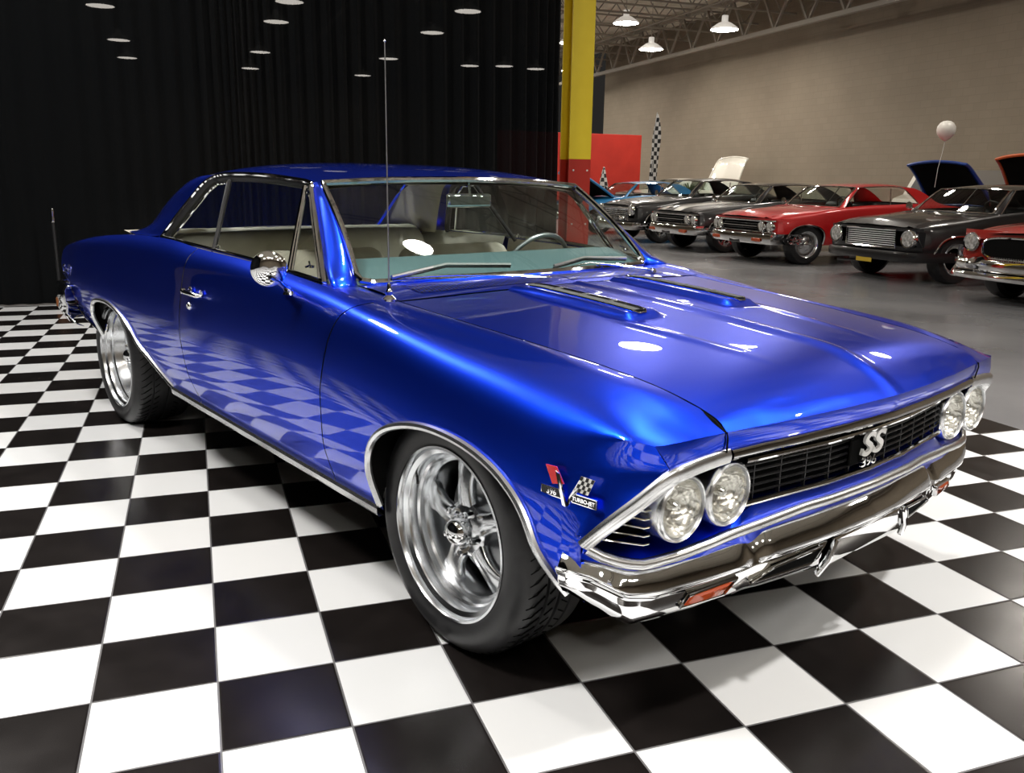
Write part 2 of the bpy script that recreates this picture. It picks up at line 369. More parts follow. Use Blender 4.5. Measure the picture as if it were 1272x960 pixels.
# drapes
def drape(name, p0, p1, z1, seed, label, amp=.045):
    rnd = random.Random(seed); p0, p1 = np.array(p0), np.array(p1); d = p1 - p0; Ln = np.linalg.norm(d); t = d / Ln; nrm = np.array([-t[1], t[0]])
    n = int(Ln / .022); ph = 0; offs = []; 
    for i in range(n + 1):
        s = i / n * Ln; ph += .022 * 2 * PI / (.17 + .07 * math.sin(s * 1.7 + seed) + .04 * math.sin(s * 5.3)); offs.append(ph)
    b = MB(); G = []
    for i in range(n + 1):
        s = i / n * Ln; row = []
        for k in range(7):
            z = z1 * k / 6; a = amp * (1.0 + .5 * math.sin(s * .9 + seed)) * (1.15 - .25 * k / 6); off = a * math.sin(offs[i] + .35 * math.sin(z * .8 + s * .5)) + .03 * math.sin(s * 2.1 + z * .3)
            q = p0 + t * s + nrm * off; row.append((q[0], q[1], z + .012))
        G.append(row)
    b.grid(G); o = b.build(name, 'drape', angle=80); tag(o, label, 'curtain'); return o
drape('curtain', (-4.5, 6.66), (4.66, 6.66), 7.08, 1.3, 'tall pleated black curtain hung straight behind the blue car')
drape('curtain', (-4.6, -9.0), (-4.6, 6.6), 7.08, 4.1, 'unseen pleated black curtain added at the left for dark reflections on the car side')  # unseen drape, put here to darken what the car side reflects
b = MB(); b.tube([(-4.6, -9, 7.17), (-4.6, 6.66, 7.17), (4.7, 6.66, 7.17)], .03, 8); tag(b.build('curtain_rail', 'black'), 'black rail carrying the tall pleated curtains', 'rail')

# yellow and red H column
r = empty('steel_column', (5.28, 7.55, 0))
def hcol(z0, z1):
    b = MB()
    b.box((-.03, -.14, (z0 + z1) / 2), (.30, .022, z1 - z0)); b.box((-.03, .14, (z0 + z1) / 2), (.30, .022, z1 - z0)); b.box((-.03, 0, (z0 + z1) / 2), (.018, .28, z1 - z0)); return b
hcol(0, 1.557).build('red_lower_shaft', 'red_col', r, smooth=False, bevel=.003)
hcol(1.557, 7.4).build('yellow_upper_shaft', 'yellow', r, smooth=False, bevel=.003)
b = MB(); b.box((-.03, 0, .015), (.42, .42, .03)); b.build('base_plate', 'red_col', r, smooth=False)
b = MB()
for z in (.25, .75, 1.12, 1.42):
    for x in (-.12, .07): b.lathe([(.012, -.153), (.012, -.165), (.001, -.168)], (x, 0, z), n=8)
b.build('bolts', 'emb_white', r)
tag(r, 'steel column painted yellow above and red below, at the end of the black curtain', 'column')

# red partition, feather flag, balloon, plant, stand-in post at the curtain slit, cone
b = MB(); b.box((13.6, 27.0, 1.5), (5.6, .18, 3.0)); tag(b.build('partition_wall', 'redwall', smooth=False, bevel=.01), 'plain red partition wall standing at the far end of the hall', 'partition')
def check_mat(name, s):
    m = mat(name, (1, 1, 1), .6); tc = N(m, 'ShaderNodeTexCoord'); ck = N(m, 'ShaderNodeTexChecker'); ck.inputs['Scale'].default_value = s
    ck.inputs['Color1'].default_value = (.6, .58, .55, 1); ck.inputs['Color2'].default_value = (.012, .012, .012, 1)
    mp = N(m, 'ShaderNodeMapping'); mp.inputs['Location'].default_value = (.03, .031, .033); L(m, tc.outputs['Object'], mp.inputs[0]); L(m, mp.outputs[0], ck.inputs[0]); L(m, ck.outputs[0], P(m).inputs['Base Color']); return m
M['check'] = check_mat('black_and_white_check_cloth', 7.5)
r = empty('feather_flag', (14.16, 22.0, 0)); r.scale = (.92, .92, .948)
b = MB(); G = []
for k in range(25):
    t = k / 24; z = .55 + 3.0 * t; x0 = .06 + .13 * t * t; wd = .36 * (1 - max(0, (t - .72) / .28)**1.6) * (.75 + .25 * t) + .005
    G.append([(x0 + wd * (u - .35) , .03 * math.sin(u * 4 + z * 2), z) for u in (0, .25, .5, .75, 1)])
b.grid(G); b.build('flag_cloth', 'check', r, solid=.004)
b = MB(); b.tube([(.0, 0, .03), (.02, 0, 1.5), (.06, 0, 2.8), (.16, 0, 3.6)], .014, 8); b.build('pole', 'steel', r)
b = MB(); b.box((0, 0, .02), (.6, .07, .04)); b.box((0, 0, .02), (.07, .6, .04)); b.build('base', 'black', r, smooth=False)
tag(r, 'tall narrow black and white checkered feather flag beside the red partition', 'flag')
r = empty('balloon', (13.0, 9.25, 0))
b = MB(); b.lathe([(.001, 2.40 + .16), (.06, 2.40 + .15), (.11, 2.40 + .12), (.148, 2.40 + .06), (.155, 2.40), (.14, 2.40 - .07), (.09, 2.40 - .13), (.03, 2.40 - .175), (.008, 2.40 - .19), (.014, 2.40 - .2)], axis='z', n=32); 
for i in range(len(b.v)): b.v[i] = (b.v[i][0], b.v[i][1], b.v[i][2] - .15)
b.build('balloon_body', mat('white_latex', (.82, .80, .74), .35), r)
b = MB(); b.tube([(0, 0, 2.05), (-.03, 0, 1.85), (-.06, .02, 1.6), (-.07, .03, 1.28)], .004, 5); b.build('string', 'emb_white', r)
tag(r, 'white round balloon on a string floating above the raised blue hood', 'balloon')
r = empty('potted_plant', (15.9, 22.4, 0))
b = MB(); b.lathe([(.001, .02), (.14, .02), (.19, .36), (.17, .36), (.16, .30), (.001, .30)], axis='z', n=20); b.build('pot', 'black', r)
b = MB(); rnd = random.Random(3)
for i in range(46):
    a = rnd.uniform(0, 2 * PI); l = rnd.uniform(.35, .62); h = rnd.uniform(.55, 1.05); w = .035
    pts = [Vector((math.cos(a) * l * t * .8, math.sin(a) * l * t * .8, .32 + (h) * math.sin(min(1, t * 1.15) * 1.75) * .95 )) for t in (0, .25, .5, .75, 1)]
    sd = Vector((-math.sin(a), math.cos(a), 0)); b.grid([[p - sd * w * q, p + Vector((0, 0, .01)), p + sd * w * q] for p, q in zip(pts, (.4, .8, 1, .8, .1))])
b.build('leaves', mat('plant_leaf', (.05, .09, .02), .5), r)
tag(r, 'small green potted plant standing against the far wall behind the parked cars', 'plant')
b = MB(); r = empty('checkered_cone', (13.8, 24.6, 0)); b.lathe([(.001, 1.80), (.03, 1.78), (.19, 1.05), (.19, 1.02), (.001, 1.02)], axis='z', n=20); b.build('cone', 'check', r)
b = MB(); b.tube([(0, 0, 0), (0, 0, 1.03)], .03, 8); b.lathe([(.2, .0), (.2, .03), (.001, .04)], axis='z', n=20); b.build('stand', 'black', r)
tag(r, 'small checkered pointed cone on a stand in front of the red partition', 'cone')
r = empty('slit_stand_in', (-.66, 6.36, 0.008))  # added post, stands in for things showing through a curtain slit
b = MB(); b.tube([(0, 0, .02), (0, 0, .84)], .018, 12); b.build('post', 'black', r)
b = MB(); b.lathe([(.001, .96), (.016, .95), (.022, .92), (.016, .88), (.022, .85), (.02, .82)], axis='z', n=16); b.build('finial', 'chrome', r)
b = MB(); b.box((.02, -.03, .07), (.11, .10, .09)); b.build('base', mat('orange_brown_plastic', (.24, .08, .02), .4), r, smooth=False, bevel=.01)
tag(r, 'thin black stand-in post for the bright and orange spots at a curtain slit', 'post')
# ------------------------------------------------------------------ body surfaces shared by the cars (x forward, |y| out, z up)
XS = [-3.95, -3.4, -2.9, -1.5, -.5, 0, .3, .45, .57, .65, .69]
FR = [0, .07, .3, .6, .82, 1]
YR = [pchip(XS, q) for q in ([.80, .858, .873, .878, .878, .878, .878, .875, .868, .86, .85], [.815, .872, .888, .893, .893, .893, .893, .889, .882, .874, .864],
      [.845, .902, .922, .926, .926, .926, .924, .916, .898, .88, .86], [.850, .908, .928, .932, .930, .928, .922, .908, .882, .835, .79],
      [.842, .898, .916, .918, .912, .907, .900, .886, .858, .81, .77], [.825, .880, .896, .898, .892, .886, .880, .868, .847, .825, .80])]
zb0 = lin([-3.95, -3.82, -3.66, -3.38, -3.1, -2.9, -2.0, -.3, .1, .48, .6, .69], [.64, .60, .52, .478, .445, .42, .350, .318, .32, .362, .36, .37])
zK = pchip([-3.95, -3.75, -3.3, -2.9, -2.45, -2.0, -1.6, -1.2, -.8, -.45, 0, .3, .5, .6, .671, .70], [.845, .872, .885, .878, .866, .856, .858, .868, .878, .866, .803, .766, .748, .745, .741, .738])
FARCH = [(-.262, .31), (-.285, .40), (-.289, .465), (-.262, .540), (-.198, .594), (-.102, .630), (.012, .646), (.14, .640), (.247, .617), (.327, .582), (.386, .530), (.434, .449), (.482, .372), (.49, .36)]
RARCH = [(-3.06, .40), (-3.085, .50), (-3.076, .56), (-3.045, .605), (-2.965, .642), (-2.807, .657), (-2.67, .649), (-2.523, .614), (-2.41, .566), (-2.327, .515), (-2.244, .482), (-2.166, .444), (-2.03, .372), (-1.99, .352)]
def mono(A, s):
    out = [list(A[0])]
    for a in A[1:]:
        out.append([max(a[0], out[-1][0] + .002), a[1]])
    return out
_fa = mono([(-.291, .31), (-.289, .465)] + FARCH[3:], 1); _ra = mono([(-3.088, .40), (-3.082, .53)] + RARCH[3:], 1)
_fi = lin([p[0] for p in _fa], [p[1] for p in _fa]); _ri = lin([p[0] for p in _ra], [p[1] for p in _ra])
_fs = cr([(p[0], 0, p[1]) for p in _fa], 6); _rs = cr([(p[0], 0, p[1]) for p in _ra], 6)
_fi = lin([p[0] for p in _fs], [p[2] for p in _fs]); _ri = lin([p[0] for p in _rs], [p[2] for p in _rs])
def zbot(x):
    z = zb0(x)
    if _fa[0][0] <= x <= _fa[-1][0]: z = max(z, _fi(x))
    if _ra[0][0] <= x <= _ra[-1][0]: z = max(z, _ri(x))
    return z
def ySide(x, z):
    f = (z - zb0(x)) / (zK(x) - zb0(x)); return pchip(FR, [r(x) for r in YR])(f)
CX = [-3.95, -3.73, -3.37, -2.9, -2.4, -2.1, -1.727, -1.262, -.8, -.573, -.45, 0, .3, .43, .55, .62, .671, .70]
zC = pchip(CX, [.858, .885, .932, .972, .996, .998, .980, .968, .938, .918, .900, .860, .838, .823, .797, .775, .7445, .744])
yC = pchip(CX, [.76, .80, .82, .825, .825, .828, .828, .826, .820, .812, .78, .735, .725, .722, .722, .73, .75, .75])
zM = pchip([-3.95, -3.73, -3.37, -2.9, -2.4, -2.1, -1.7, -1.25, -.8, -.45, 0, .3, .5, .6, .671, .70], [.853, .881, .918, .940, .952, .950, .938, .935, .920, .897, .843, .812, .785, .766, .7435, .742])
yM = pchip([-3.95, -3.37, -2.9, -2.1, -1.25, -.8, -.45, 0, .3, .5, .6, .671, .70], [.80, .868, .878, .885, .878, .868, .850, .825, .818, .808, .80, .785, .78])
yG = pchip([-.46, -.07, .37, .6, .66, .708], [.705, .682, .645, .633, .630, .629])
zG = pchip([-.46, -.3, -.07, .17, .37, .5, .6, .66, .69, .708], [.903, .890, .873, .852, .832, .815, .795, .777, .764, .746])
def bez(p0, p1, p2, t): return [(1 - t)**2 * a + 2 * t * (1 - t) * b + t * t * c for a, b, c in zip(p0, p1, p2)]
def upper(x, t):     # from the shoulder line up and in to the crest
    k, m, c_ = (YR[5](x), zK(x)), (yM(x), zM(x)), (yC(x), zC(x))
    q = (2 * m[0] - .5 * (k[0] + c_[0]), 2 * m[1] - .5 * (k[1] + c_[1])); return bez(k, q, c_, t)
XE = lin([0, .34, .58, .77, 1, 1.5], [.545, .568, .636, .688, .671, .671])        # forward edge of the fender side by height fraction
gap1 = pchip([.30, .6, .78, .86, .93, 1.0], [-.565, -.563, -.545, -.515, -.455, -.44])
gap2 = pchip([.30, .43, .55, .70, .85, 1.05], [-1.67, -1.695, -1.735, -1.762, -1.768, -1.765])
def xlist(x0, x1, step=.035):
    xs = set(np.round(np.linspace(x0, x1, max(2, int((x1 - x0) / step))), 4))
    for A in (_fs, _rs):
        for p in A:
            if x0 < p[0] < x1: xs.add(round(float(p[0]), 4))
        for e in (A[0][0], A[-1][0]):
            for d in (-.006, .0, .003):
                if x0 < e + d < x1: xs.add(round(float(e + d), 4))
    out = []
    for x in sorted(xs):
        if not out or x - out[-1] > .0015: out.append(x)
    out[-1] = x1; return out
PX = np.arange(-4.0, .76, .01); NL, NUP = 60, 24
def _profiles():
    T = []
    for x in PX:
        x = float(x); f = pchip(FR, [r(x) for r in YR]); a, k = zb0(x), zK(x)
        row = [(f(q), a + (k - a) * q) for q in np.linspace(0, 1, NL + 1)] + [upper(x, t) for t in np.linspace(0, 1, NUP + 1)[1:]]
        P_ = np.array(row); wk = min(1, max(0, (.60 - x) / .16))
        for _ in range(int(90 * wk)):
            Q = P_.copy(); Q[35:-1] = .5 * P_[35:-1] + .25 * (P_[34:-2] + P_[36:]); P_ = Q
        T.append(P_)
    T = np.array(T)
    for _ in range(36):
        Q = T.copy(); Q[3:-4] = .5 * T[3:-4] + .25 * (T[2:-5] + T[4:-3]); T = Q
    return T
PT = _profiles()
def prof(x):
    q = min(max((x - PX[0]) / .01, 0), len(PX) - 1.001); i = int(q); t = q - i
    p0, p1, p2, p3 = PT[max(0, i - 1)], PT[i], PT[i + 1], PT[min(len(PX) - 1, i + 2)]
    return .5 * (2 * p1 + (p2 - p0) * t + (2 * p0 - 5 * p1 + 4 * p2 - p3) * t * t + (3 * p1 - p0 - 3 * p2 + p3) * t**3)
def ySide(x, z):
    p = prof(x); return float(np.interp(z, p[:NL + 6, 1], p[:NL + 6, 0]))
def side_panel(x0, x1, fa, fb, nt=30, nu=8, step=.035, kfun=None):
    """grid rows along x; columns from the bottom edge up to the crest. fa/fb: functions z -> x of slanted panel edges"""
    G = []; xs = xlist(x0, x1, step)
    def pt(x, j):
        p = prof(x); sb = float(np.interp(zbot(x), p[:NL + 1, 1], np.arange(NL + 1)))
        s = max(NL * j / nt, sb) if j <= nt else NL + NUP * (j - nt) / nu
        i = min(int(s), NL + NUP - 1); return p[i] * (1 - (s - i)) + p[i + 1] * (s - i)
    for x in xs:
        s = (x - x0) / (x1 - x0); row = []
        wa, wb = max(0, 1 - s * (x1 - x0) / .18), max(0, 1 - (1 - s) * (x1 - x0) / .18)
        for j in range(nt + nu + 1):
            xx = x
            if wa or wb:
                for _ in range(3):
                    z = pt(xx, j)[1]; xx = x + (fa(z, xx) - x0) * wa + (fb(z, xx) - x1) * wb
            y, z = pt(xx, j); row.append((xx, -float(y), float(z)))
        G.append(row)
    return G
def fender_front_edge(z, x):
    f = (z - zb0(.56)) / (zK(.6) - zb0(.56)); return XE(f)
def arch_line(A, off=0.0, n=3):
    P0 = [(p[0], -(ySide(p[0], p[2]) + off), p[2]) for p in A if p[2] > zb0(p[0]) - .004]
    return P0
def frontx(y): return lin([0, .2, .45, .60, .70, .779, .83], [.746, .738, .708, .690, .688, .685, .672])(abs(y))

HZ = pchip([-.46, -.167, 0, .153, .393, .497, .595, .66, .72, .774], [.925, .909, .899, .886, .863, .853, .838, .816, .788, .751])
def hood_z(x, y, yg, u, scoop=True):
    # u 0..1 along hood; centre line z and gap z
    a = min(1, abs(y) / yg); zc = HZ(x); xe = min(x, .708); zg = zG(min(x, .708))
    z = zg + (zc - zg) * (1 - a**1.7)
    z += .010 * max(0, 1 - abs(y) / .05)**1.4 * min(1, max(0, (.80 - x) / .12))
    if scoop:
        # raised simulated scoops, blunt at the front, fading rearward into the cowl
        ay = abs(y); w = max(0., 1 - max(0, abs(ay - .235) - .055) / .028); w = w * w * (3 - 2 * w)
        nose = min(1, max(0, (.135 - x) / .035)); nose = nose * nose * (3 - 2 * nose)
        h = .020 * nose * min(1, max(.0, (x + .50) / .30) + .35)
        z += h * w
        # shallow crease running forward from each scoop
        if x > .05: z += .006 * max(0, 1 - abs(ay - (.33 - .12 * (x - .05))) / .03) * max(0, min(1, (.60 - x) / .3)) * min(1, (x - .05) / .1)
    return z
def arch_molding(A, parent, mt='trim', w=.011):
    pl = rs(arch_line(A, .004), 48); b = MB(); b.tube([tuple(p) for p in pl], w, 8, up=(0, 1, 0)); return b
# ------------------------------------------------------------------ the blue car
CAR = empty('classic_car', (2.006727, -.607224, 0.008), -1.217084)
tag(CAR, 'metallic blue two door classic coupe parked on the black and white checkered floor', 'car')
flat = lambda v: (lambda z, x: v)
def both(name, G, mt='blue', parent=None, **k):
    out = []
    for s in (1, -1):
        b = MB(); b.grid([[(p[0], p[1] * s, p[2]) for p in r] for r in G], flip=(s < 0)); out.append(b.build(name, mt, parent or CAR, **k))
    return out
g = .003
def nose_top(y):
    a = abs(y); return (lin([0, .2, .4, .63, .75, .80, .818], [.774, .762, .742, .708, .690, .680, .671])(a), lin([0, .63, .72, .818], [.751, .746, .744, .741])(a))
def nose_low(y):
    a = abs(y); return (lin([0, .2, .4, .60, .70, .779], [.764, .752, .732, .702, .696, .688])(a), lin([0, .5, .63, .70, .779], [.706, .702, .698, .692, .680])(a))
# front fenders
Gf = side_panel(-.545, .62, lambda z, x: gap1(z) + g, fender_front_edge)
for row in Gf:
    x, y, z = row[-1]; t_ = []
    xs_ = min(x, .708)
    for k in range(1, 6):
        t = k / 5; xx = x + (0.037 * t if x > .6 else 0) * max(0, (x - .6) / .071); yg = yG(max(-.46, min(xx, .708))) + .002; zg = zG(max(-.46, min(xx, .708)))
        if x < -.46: yg = .705; zg = .903 + (-.46 - x) * .08
        yy = -y + (yg - -y) * t; zz = z + (zg - z) * t + .004 * math.sin(PI * t) * min(1, max(0, (.66 - x) * 8)); t_.append((xx, -yy, zz))
    row += t_
EZ = [.30, .372, .44, .506, .555, .612, .667, .680, .741]
for j in range(30):
    z = Gf[-1][j][2]; Gf[-1][j] = (float(np.interp(z, EZ, [.545, .548, .552, .560, .600, .648, .688, .688, .671])), -float(np.interp(z, EZ, [.865, .882, .899, .910, .887, .843, .794, .779, .818])), z)
nl = len(Gf[-1]) - 30
for j in range(30, len(Gf[-1])):
    y = .818 + (.631 - .818) * (j - 30) / (nl - 1); x, z = nose_top(y); Gf[-1][j] = (x, -y, z)
fenders = both('front_fender', Gf)
# doors
Gd = side_panel(-1.75, -.56, lambda z, x: gap2(z) + g, lambda z, x: gap1(z) - g, step=.05)
doors = both('door', Gd)
# rear quarter panels
Gq = side_panel(-3.90, -1.76, lambda z, x: lin([.5, .64, .85, .9], [-3.78, -3.93, -3.90, -3.88])(z), lambda z, x: gap2(z) - g, step=.05)
both('quarter_panel', Gq)
for fa in (gap1, gap2):      # dark rebate behind the panel joints
    for s in (-1, 1):
        b = MB(); pts = []
        for z in np.linspace(.33, .865, 24):
            x = fa(z); pts.append((x, s * (ySide(x, z) - .010), z))
        b.tube(pts, .008, 6); b.build('joint_rebate', 'void', CAR)
# rear deck, rear face
b = MB(); G = []
for x in np.linspace(-3.88, -2.35, 26):
    c0, y0 = zC(x), yC(x); G.append([(x, y0 * s, c0 + .018 * (1 - abs(s)**2.5) * min(1, (x + 3.9) / .3)) for s in np.linspace(-1, 1, 21)])
b.grid(G); b.build('trunk_lid', 'blue', CAR)
b = MB(); G = []
for s in np.linspace(-1, 1, 21):
    bow = -.07 * (1 - s * s)
    G.append([(-3.88 + bow + dx, s * w, z) for dx, w, z in ((0, .76, .858), (-.03, .80, .83), (.01, .83, .70), (.05, .80, .60), (.14, .78, .44))])
b.grid(G); b.build('tail_panel', 'blue', CAR)
# rear bumper, tail lamps
def rear_bumper():
    b = MB(); G = []
    for s in cr([(-3.55, -.935), (-3.78, -.925), (-3.93, -.86), (-4.03, -.55), (-4.06, 0), (-4.03, .55), (-3.93, .86), (-3.78, .925), (-3.55, .935)], 5):
        x, y = s; d = np.array([x + 2.6, y * 1.2]); d /= np.linalg.norm(d); e = .04 * min(1, max(0, (-3.5 - x) / .2))
        G.append([(x - d[0] * i, y - d[1] * i, z) for i, z in ((.06, .66), (.015, .655), (0, .63), (.0, .57), (.012, .545), (.005, .50), (.05, .44), (.09, .43))])
    b.grid(G); return b
rear_bumper().build('rear_bumper', 'chrome', CAR, solid=.003)
for s in (-1, 1):
    b = MB(); b.box((-3.93, s * .70, .73), (.03, .20, .11)); b.build('tail_light', 'red_lens', CAR, bevel=.01)
# hood
b = MB(); G = []
NU, NV = 72, 121
for i in range(NU + 1):
    u = i / NU; row = []
    for j in range(NV + 1):
        v = -1 + 2 * j / NV
        xr = -.455 + .055 * (1 - v * v); xf = nose_top(v * .629)[0]; uu = 1 - (1 - u)**1.0
        x = xr + (xf - xr) * uu; yg = yG(min(x - (xf - .708) * uu, .708)) - .003; y = v * yg
        row.append((x, y, hood_z(min(x, .774), y, yg, uu) if uu < 1 else nose_top(v * .629)[1]))
    # keep front edge on the nose line
    G.append(row)
for i in (NU - 6, NU - 5, NU - 4, NU - 3, NU - 2, NU - 1):
    for j in range(NV + 1):
        v = -1 + 2 * j / NV; x, y, z = G[i][j]; xf = nose_top(v * .629)[0]; d = (xf - x)
        zt = nose_top(v * .629)[1] + d * 1.15 ; w = (i - (NU - 7)) / 7
        G[i][j] = (x, y, z * (1 - w) + min(z, zt) * w)
b.grid(G)
hood = b.build('hood', 'blue', CAR)
for s in (-1, 1):
    b = MB(); b.tube([(x, s * (yG(x) - .0005), zG(x) - .010) for x in np.linspace(-.455, .704, 40)], .008, 6); b.build('hood_rebate', 'void', CAR)
# nose band under the hood edge, one piece across hood and fenders (with the joint line drawn by a thin dark seam)
b = MB(); G = []
for s in np.linspace(-1, 1, 81):
    yt, yl = s * .818, s * .779; (xt, zt), (xl, zl) = nose_top(yt), nose_low(yl)
    G.append([(xt + (xl - xt) * t + .004 * math.sin(PI * t), yt + (yl - yt) * t, zt + (zl - zt) * t) for t in (0, .08, .3, .55, .8, 1)])
b.grid(G); b.build('nose_band', 'blue', CAR)
for s in (-1, 1):
    b = MB(); b.tube([(.7095, s * .629, .748), (.7125, s * .628, .735), (.708, s * .622, .700)], .0022, 6); b.build('hood_seam', 'void', CAR)
# chrome lip along the hood edge and down round the headlights
def sweep(path, prof, name, mt, parent=None, closed=False):
    """prof: list of (out, up) offsets; out = forward-ish normal of path in plan"""
    b = MB(); G = []; n = len(path)
    for i, p in enumerate(path):
        a, c = path[max(0, i - 1)], path[min(n - 1, i + 1)]; t = Vector(c) - Vector(a); t.normalize(); o_ = Vector((1, 0, 0)) - t * t.x
        o_.normalize(); u = t.cross(o_); u.normalize()
        if u.z < 0 and abs(u.z) > .3: u = -u
        G.append([Vector(p) + o_ * q[0] + u * q[1] for q in prof])
    b.grid(G, cv=True); b.f.append(tuple(range(len(prof)))); b.m.append(0); k = (n - 1) * len(prof); b.f.append(tuple(range(k, k + len(prof)))[::-1]); b.m.append(0)
    return b.build(name, mt, parent or CAR)
up_path = [(nose_low(y)[0] + .004, y, nose_low(y)[1] - .010) for y in np.linspace(-.60, .60, 25)]
sweep(up_path, [(-.02, .012), (.002, .012), (.008, .004), (.008, -.006), (.002, -.012), (-.02, -.012)], 'hood_lip_molding', 'chrome')
for s in (-1, 1):
    pts = cr([(.704, s * .606, .688), (.702, s * .68, .685), (.700, s * .735, .680), (.692, s * .784, .667), (.653, s * .834, .612), (.606, s * .877, .555), (.566, s * .903, .506)], 5)
    b = MB(); G = []; n = len(pts); cen_ = Vector((.60, s * .66, .55))
    for i in range(n):
        t = (Vector(pts[min(n - 1, i + 1)]) - Vector(pts[max(0, i - 1)])).normalized(); fw = Vector((1, 0, 0)) - t * t.x; fw.normalize()
        ow = t.cross(fw).normalized()
        if ow.dot(Vector(pts[i]) - cen_) < 0: ow = -ow
        G.append([Vector(pts[i]) + fw * q[0] + ow * q[1] for q in ((-.010, .019), (-.001, .019), (.004, .015), (.0075, .000), (.005, -.014), (-.03, -.020))])
    b.grid(G); b.build('headlight_surround', 'trim', CAR, angle=50)
# recessed front panel: black cavity behind grille, blue lower panel
def fx(y): return lin([0, .2, .45, .60, .70, .78, .85, .90], [.735, .727, .697, .675, .655, .635, .60, .555])(abs(y))
beadz = lin([0, .3, .55, .7, .8, .86, .893], [.503, .501, .482, .462, .456, .475, .498])
b = MB(); G = []
for y in np.linspace(-.885, .885, 61):
    a = abs(y); xx = fx(y); top = .685 - max(0, a - .76) * 1.45; dp = .10 if a > .5 else .055
    G.append([(xx - .012, y, top), (xx - dp, y, top - .002), (xx - dp, y, min(top - .004, beadz(a) + .02))])
b.grid(G); b.build('grille_cavity', 'void', CAR)
b = MB(); G = []
for y in np.linspace(-.895, .895, 91):
    a = abs(y); xx = fx(y); k = min(1, max(0, (a - .46) / .08)); zb = beadz(a)
    G.append([(xx - .055 - .045 * k, y, .540 * (1 - k) + (zb + .022) * k), (xx - .018, y, .534 * (1 - k) + (zb + .010) * k), (xx - .006, y, zb + .004), (xx - .010, y, zb - .012), (xx - .02, y, zb - .03), (xx - .03, y, .40)])
b.grid(G); b.build('lower_front_panel', 'blue', CAR)
# chrome bead over the bumper
bead = [(fx(y) + .000, y, beadz(abs(y))) for y in np.linspace(-.893, .893, 71)]
b = MB(); b.tube([tuple(p) for p in bead], .013, 10, up=(1, 0, 0)); b.build('front_bead_molding', 'trim', CAR)
# grille
GR = empty('grille'); GR.parent = CAR
def gx(y): return fx(y) - .022
yy = np.linspace(-.495, .495, 41)
for k, z in enumerate((.562, .580, .598, .616, .632)):
    b = MB(); b.tube([(gx(y) - .002, y, z) for y in yy], .0036, 6); b.build('horizontal_bar', 'grille', GR)
for y in np.linspace(-.46, .46, 11):
    b = MB(); b.box((gx(y) - .004, y, .595), (.010, .0035, .100)); b.build('vertical_bar', 'grille', GR, smooth=False)
b = MB(); b.grid([[(gx(y) - .022, y, .545), (gx(y) - .022, y, .645)] for y in yy]); b.build('backing_mesh', 'void', GR)
b = MB(); b.tube([(gx(y) + .004, y, .6475) for y in yy], .0075, 8, up=(1, 0, 0)); b.build('upper_chrome_bar', 'chrome', GR)
b = MB(); b.tube([(gx(y) + .006, y, .5415) for y in yy], .0075, 8, up=(1, 0, 0)); b.build('lower_chrome_bar', 'chrome', GR)
EM = empty('grille_badge'); EM.parent = GR
RX = Matrix(((0, 0, 1, 0), (1, 0, 0, 0), (0, 1, 0, 0), (0, 0, 0, 1)))     # text plane: x->y, y->z, normal->x
b = MB(); b.box((.716, -.035, .600), (.008, .145, .07)); b.build('badge_plate', 'void', EM, bevel=.006)
text_mesh('badge_letters', 'SS', .088, 'emb_white', EM, Matrix.Translation((.732, -.030, .616)) @ RX @ Matrix.Diagonal((1.32, .95, 1, 1)), .004, .002, .25)
text_mesh('badge_numbers', '396', .040, 'chrome', EM, Matrix.Translation((.730, -.034, .570)) @ RX @ Matrix.Diagonal((1.3, .9, 1, 1)), .003, .0003)
# headlights
def headlight(y, outer):
    R_ = empty('headlight', (.672 if outer else .678, y, .585)); R_.parent = CAR
    b = MB(); b.lathe([(.067, .006), (.071, .012), (.076, .008), (.0785, -.004), (.076, -.03), (.074, -.10)], axis='x', n=48); b.build('bezel', 'trim', R_)
    b = MB(); b.lathe([(.001, -.048), (.03, -.042), (.052, -.028), (.066, -.004), (.068, .004)], axis='x', n=40); b.build('reflector_bowl', 'bowl', R_)
    b = MB(); b.lathe([(.0675, .004), (.060, .011), (.04, .0165), (.02, .019), (.001, .020)], axis='x', n=40); b.build('lens', 'lens', R_)
    b = MB(); b.lathe([(.012, -.03), (.013, -.012), (.008, -.006), (.001, -.005)], axis='x', n=16); b.build('bulb_shield', 'reflector', R_)
    b = MB(); b.lathe([(.065, .006), (.068, .010), (.0695, .010), (.0695, .004)], axis='x', n=40); b.build('retaining_ring', 'steel', R_)
    return R_
for s in (-1, 1):
    headlight(s * .723, True); headlight(s * .566, False)
    # finned filler beside the outer lamp
    b = MB()
    for k in range(5):
        z = .60 - k * .019; yo = .845 + k * .014; xo = fx(yo) - .006
        b.tube([(xo - .004, s * yo, z), (xo + .0, s * (yo - .015), z - .006), (.648, s * .81, z - .010), (.652, s * .797, z - .009)], .0022, 6)
    b.build('side_fins', 'chrome', CAR)
